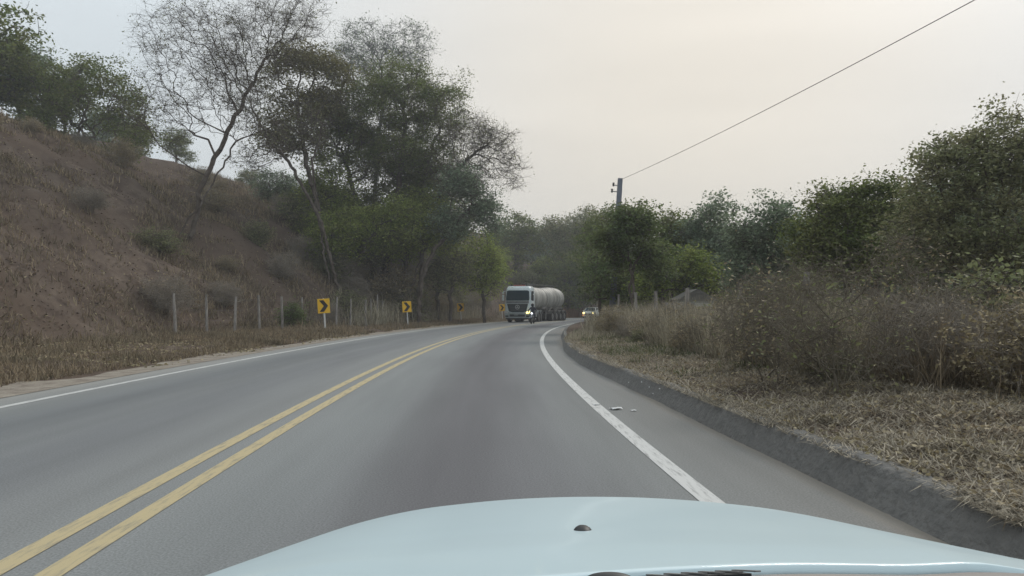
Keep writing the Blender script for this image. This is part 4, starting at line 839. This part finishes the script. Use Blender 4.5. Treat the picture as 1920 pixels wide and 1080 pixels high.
# ------------------------------------------------------------------ motorcycle with rider (faces -y)
def moto():
    d = 65.0; x = (998.5-960)/F*d; a = -math.atan(slope(d))
    K = empty('motorcycle', (x, d, 0), a); tag(K, 'dark small motorcycle with lit headlight riding just ahead of the tanker truck', 'motorcycle')
    def wh(yc, nm):
        m_ = MB(); n = 28; r = .3; prof = [(-.05, .86), (-.05, .95), (0, 1), (.05, .95), (.05, .86)]
        m_.rings([[(q, yc+math.cos(t)*b*r, .3+math.sin(t)*b*r) for t in [2*math.pi*i/n for i in range(n)]] for q, b in prof+[prof[0]]], cap=False); w_ = m_.build('wheel', M['rubber'], K, smooth=True)
        s_ = MB(); [s_.tube((0, yc, .3), (0, yc+math.cos(t)*.26, .3+math.sin(t)*.26), .008, n=5) for t in [2*math.pi*i/10 for i in range(10)]]; s_.tube((-.07, yc, .3), (.07, yc, .3), .05, n=10); s_.build('spokes', M['steel'], w_)
    wh(-.62, 'f'); wh(.66, 'r')
    MB().path([(0, -.1, .85), (0, -.25, .5), (0, .2, .4), (0, .45, .75), (0, -.1, .85)], .025).tube((-.09, .66, .3), (-.06, .25, .4), .02).tube((.09, .66, .3), (.06, .25, .4), .02).build('frame', M['black'], K)
    f = MB(); [f.tube((s*.08, -.62, .3), (s*.08, -.33, .95), .02) for s in (-1, 1)]; f.build('fork', M['steel'], K)
    MB().path([(-.36, -.12, 1.02), (-.2, -.3, 1.0), (.2, -.3, 1.0), (.36, -.12, 1.02)], .014).build('handlebar', M['black'], K)
    MB().sph((0, -.05, .82), .17, (.75, 1.35, .75)).build('fuel_tank', M['moto_paint'], K, smooth=True)
    MB().box((0, .42, .8), (.24, .62, .09), bev=.04).build('seat', M['black'], K, smooth=True)
    MB().box((0, .1, .45), (.24, .3, .3), bev=.05).build('engine', M['dirty_metal'], K)
    MB().tube((.13, .1, .35), (.15, .75, .42), .04, n=12).build('exhaust', M['steel'], K)
    MB().box((0, .78, .72), (.14, .2, .06), bev=.02).build('rear_mudguard', M['moto_paint'], K); MB().prism([(-.9, .5), (-.62, .64), (-.38, .6), (-.38, .63), (-.62, .68), (-.92, .52)], 'x', -.06, .06).build('front_mudguard', M['moto_paint'], K)
    h = MB(); h.tube((0, -.36, .9), (0, -.45, .9), .06, .07, n=18); h.sph((0, -.45, .9), .07, (1, .35, 1)); h.build('headlight', M['lamp_white'], K, smooth=True)
    for s in (-1, 1): MB().tube((s*.25, -.25, 1.0), (s*.32, -.22, 1.18), .007, n=5).sph((s*.33, -.22, 1.2), .06, (1, .3, .7)).build('mirror', M['black'], K)
    # rider
    Pn = empty('person', (x, d, 0), a); tag(Pn, 'motorcycle rider in dark jacket, jeans and dark helmet seated on the motorcycle', 'person')
    V = []; E = []; Rr = []
    def v(p, r, par=None):
        V.append(p); Rr.append(r); i = len(V)-1
        if par is not None: E.append((par, i))
        return i
    pel = v((0, .30, .90), .15); wa = v((0, .24, 1.06), .145, pel); chs = v((0, .12, 1.26), .165, wa); nk = v((0, .04, 1.44), .07, chs); hd = v((0, -.01, 1.58), .09, nk)
    for s in (-1, 1):
        hip = v((s*.11, .25, .87), .1, pel); kn = v((s*.22, -.12, .78), .075, hip); an = v((s*.16, .12, .38), .05, kn); tt = v((s*.17, -.06, .32), .045, an)
        sh = v((s*.2, .08, 1.36), .075, chs); el = v((s*.34, -.0, 1.12), .055, sh); wr = v((s*.33, -.14, 1.06), .038, el); hn = v((s*.33, -.2, 1.04), .04, wr)
    me = bpy.data.meshes.new('body'); me.from_pydata(V, E, []); ob = bpy.data.objects.new('body', me); COL.objects.link(ob); ob.parent = Pn
    sk = ob.modifiers.new('Skin', 'SKIN'); sk.use_smooth_shade = True
    for i, r_ in enumerate(Rr): me.skin_vertices[0].data[i].radius = (r_, r_)
    me.skin_vertices[0].data[0].use_root = True
    ob.modifiers.new('Sub', 'SUBSURF').levels = 2; ob.modifiers['Sub'].render_levels = 2; me.materials.append(M['cloth_dark'])
    hl = MB(); hl.sph((0, -.02, 1.62), .145, (.92, 1.1, 1.05), 20, 14); hl = hl.build('helmet', M['black'], Pn, smooth=True)
    vz = MB(); vz.sph((0, -.06, 1.60), .125, (.9, 1.05, .6), 20, 10); vz.build('visor', M['glass'], hl, smooth=True)
    for s in (-1, 1):
        hb = MB(); 
        for k in range(4): hb.path([(s*(.29+.022*k), -.19, 1.06), (s*(.29+.022*k), -.235, 1.05), (s*(.29+.022*k), -.24, 1.015), (s*(.29+.022*k), -.21, 1.0)], .011, n=6)
        hb.tube((s*.28, -.17, 1.05), (s*.27, -.21, 1.01), .012, n=6); hb.box((s*.325, -.18, 1.05), (.09, .07, .035), bev=.01); hb.build('glove', M['black'], Pn, smooth=True)
        MB().box((s*.165, .04, .33), (.09, .28, .09), bev=.03).build('shoe', M['black'], Pn, smooth=True)
moto()

# ------------------------------------------------------------------ litter on the shoulder
def litter(px, py, s, label, seed):
    d = F*CH/(py-HY); x = (px-960)/F*d; rr = random.Random(seed); bm = MB(); n = 5; V = []
    for i in range(n):
        for j in range(n): V.append(bm.bm.verts.new(((i/(n-1)-.5)*s*1.3, (j/(n-1)-.5)*s, .006+rr.random()*.02*s/.1)))
    for i in range(n-1):
        for j in range(n-1): bm.bm.faces.new((V[i*n+j], V[i*n+j+1], V[(i+1)*n+j+1], V[(i+1)*n+j]))
    o = bm.build('litter', M['paper'], smooth=True); sm = o.modifiers.new('S', 'SOLIDIFY'); sm.thickness = .002
    o.location = (x, d, .002); o.rotation_euler = (0, 0, rr.random()*.6); tag(o, label, 'litter')
litter(1155, 768, .11, 'largest scrap of white paper lying on the right shoulder', 1)
litter(1119, 760, .06, 'small white scrap just right of the edge line', 2)
litter(1188, 771, .05, 'tiny white scrap nearest the kerb', 3)
def kerb_marks():
    rr = random.Random(8); m_ = MB()
    for px, py, w, h in [(1182, 716, 5, 9), (1196, 722, 3, 8), (1203, 731, 6, 4), (1176, 728, 4, 4), (1268, 752, 2, 9), (1240, 757, 2, 5), (1166, 736, 5, 4), (1190, 712, 7, 3)]:
        d = F*(CH-.12)/(py-HY); 
        # step to the kerb face at this distance
        o_ = kerb_o(d)+.015; x, yy = onroad(d, o_); z = .05+.12*rr.random()
        s = d/F; m_.box((x, yy, z), (.012, w*s*.9, h*s*.35), rot=Matrix.Rotation(-.35, 3, 'Y'))
    o = m_.build('kerb_paint', M['paper']); tag(o, kind='structure')
kerb_marks()

# ------------------------------------------------------------------ our own car: bonnet in the foreground
def own_car():
    x0, y0 = .17, 1.0
    C = empty('car', (x0, y0, 0)); tag(C, 'white car bonnet tinted pale blue filling the bottom edge of the picture', 'car')
    def zc(d): return float(np.interp(d, [.4, .62, .8, .95, 1.15, 1.4, 1.55, 1.64, 1.70, 1.73], [1.062, 1.030, .999, .970, .934, .889, .861, .838, .80, .74]))
    def rear_y(X): return float(np.interp(X+x0, [-.8, .03, .06, .25, .32, 1.0], [.54, .612, .62, .668, .676, .72]))
    def hood_pt(u, v):
        # u -1..1 across, v 0..1 rear to front
        half = .80-.06*v; X = u*half
        rear = rear_y(X); front = 1.73-.17*u*u-.12*u**6
        d = rear+(front-rear)*v
        dd = rear+(1.73-rear)*v
        z = zc(dd)-.030*(X/.43)**2*.78-.022*max(0, abs(u)-.4)**2/.16
        cr = math.exp(-((X-.30-.16*(v-.25)-.0)/.05)**2)*.006*max(0, 1-v*1.1) - math.exp(-((X+.30-.02*v)/.05)**2)*.003*max(0, 1-v)
        return Vector((X, d-y0, z+cr))
    n, m_ = 72, 56; B = MB(); V = [[B.bm.verts.new(hood_pt(-1+2*i/n, j/m_)) for i in range(n+1)] for j in range(m_+1)]
    for j in range(m_):
        for i in range(n): B.bm.faces.new((V[j][i], V[j][i+1], V[j+1][i+1], V[j+1][i]))
    hd = B.build('bonnet', M['hood'], C); 
    for p in hd.data.polygons: p.use_smooth = True
    sm = hd.modifiers.new('S', 'SOLIDIFY'); sm.thickness = .012; sm.offset = -1
    # washer nozzle
    q = PX(1093, 993, .95); nz_ = MB(); nz_.sph((q.x-x0, .95-y0, q.z-.004), .0145, (.85, 1.2, .62), 20, 10); nz_ = nz_.build('washer_nozzle', M['black'], C, smooth=True)
    # cowl with louvres below the rear edge of the bonnet
    cw = MB(); rows = []
    for X in np.linspace(-.76, .76, 60):
        r0_ = rear_y(X); zr = hood_pt(X/.8, 0).z
        rows.append([(X, r0_+.03-y0, zr-.03), (X, r0_-.004-y0, zr-.006), (X, r0_-.05-y0, zr+.010), (X, r0_-.20-y0, zr+.045), (X, r0_-.21-y0, zr-.05)])
    cw.rings(rows, cap=False, closed=False); c_ = cw.build('cowl', M['cowl'], C, smooth=True)
    def cowl_pt(Xw, back, up=.003): X = Xw-x0; return Vector((X, rear_y(X)-back-y0, hood_pt(X/.8, 0).z+np.interp(back, [0, .05, .2], [-.006, .010, .045])+up))
    vt = MB(); vt.rings([[cowl_pt(X, .006), cowl_pt(X, .055), cowl_pt(X, .055, -.002), cowl_pt(X, .006, -.002)] for X in np.linspace(.105, .192, 12)]); vt.build('vent', M['black'], c_)
    lv = MB()
    for k in range(6): X = .112+k*.0155; lv.rings([[cowl_pt(X+w, b_, .0032+q*12) for w, b_ in ((0, .008), (.0045, .008), (.0045+.008, .05), (.008, .05))] for q in (0, .0001)])
    lv.build('louvre', M['steel'], c_)
    q = cowl_pt(.08, .012); MB().sph(q, .012, (1.6, .7, .40), 20, 10).build('wiper_pivot', M['black'], C, smooth=True)
    # body below the bonnet
    for s in (-1, 1):
        f = MB(); rows = []
        for v_ in np.linspace(0, 1, 20):
            p = hood_pt(s, v_); yy = p.y; ar = max(0, .33**2-(yy-.28)**2)**.5 if abs(yy-.28) < .33 else 0
            zb = max(.25, .30+ar) if ar else .25
            zt_ = p.z-.004
            rows.append([(s*(abs(p.x)+w), yy, zt_-(zt_-zb)*t) for w, t in ((.002, 0), (.035, .08), (.06, .25), (.065, .6), (.05, 1))])
        f.rings(rows, cap=False, closed=False); fo = f.build('front_wing', M['hood'], C, smooth=True); k = fo.modifiers.new('S', 'SOLIDIFY'); k.thickness = .01
        wheel(C, (s*.76, .28, .31), .31, .2)
        hl = MB(); hl.sph((s*.60, .56, .66), .14, (1.2, .6, .6)); hl.build('headlight', M['lamp_off'], C, smooth=True)
    rows = []
    for u in np.linspace(-1, 1, 25):
        p = hood_pt(u, 1); rows.append([(p.x, p.y, p.z-.01), (p.x*1.01, p.y+.05-.03*u*u, .62), (p.x*1.03, p.y+.10-.05*u*u, .5), (p.x*1.03, p.y+.08-.05*u*u, .25)])
    f = MB(); f.rings(rows, cap=False, closed=False); fo = f.build('front_bumper', M['hood'], C, smooth=True); k = fo.modifiers.new('S', 'SOLIDIFY'); k.thickness = .01
    MB().box((0, .83, .42), (.9, .03, .14), bev=.01).build('grille', M['black'], C)
own_car()

# ------------------------------------------------------------------ thin smoky air
def haze():
    m_ = bpy.data.materials.new('haze'); m_.use_nodes = True; t = m_.node_tree; t.nodes.clear(); o_ = t.nodes.new('ShaderNodeOutputMaterial'); v = t.nodes.new('ShaderNodeVolumePrincipled')
    v.inputs['Density'].default_value = 0.0013; v.inputs['Color'].default_value = (.93, .95, 1.0, 1); v.inputs['Anisotropy'].default_value = 0.2
    t.links.new(v.outputs[0], o_.inputs['Volume'])
    b = MB().box((0, 280, 28), (1100, 760, 70)); ob = b.build('haze', m_); tag(ob, kind='stuff')
haze()
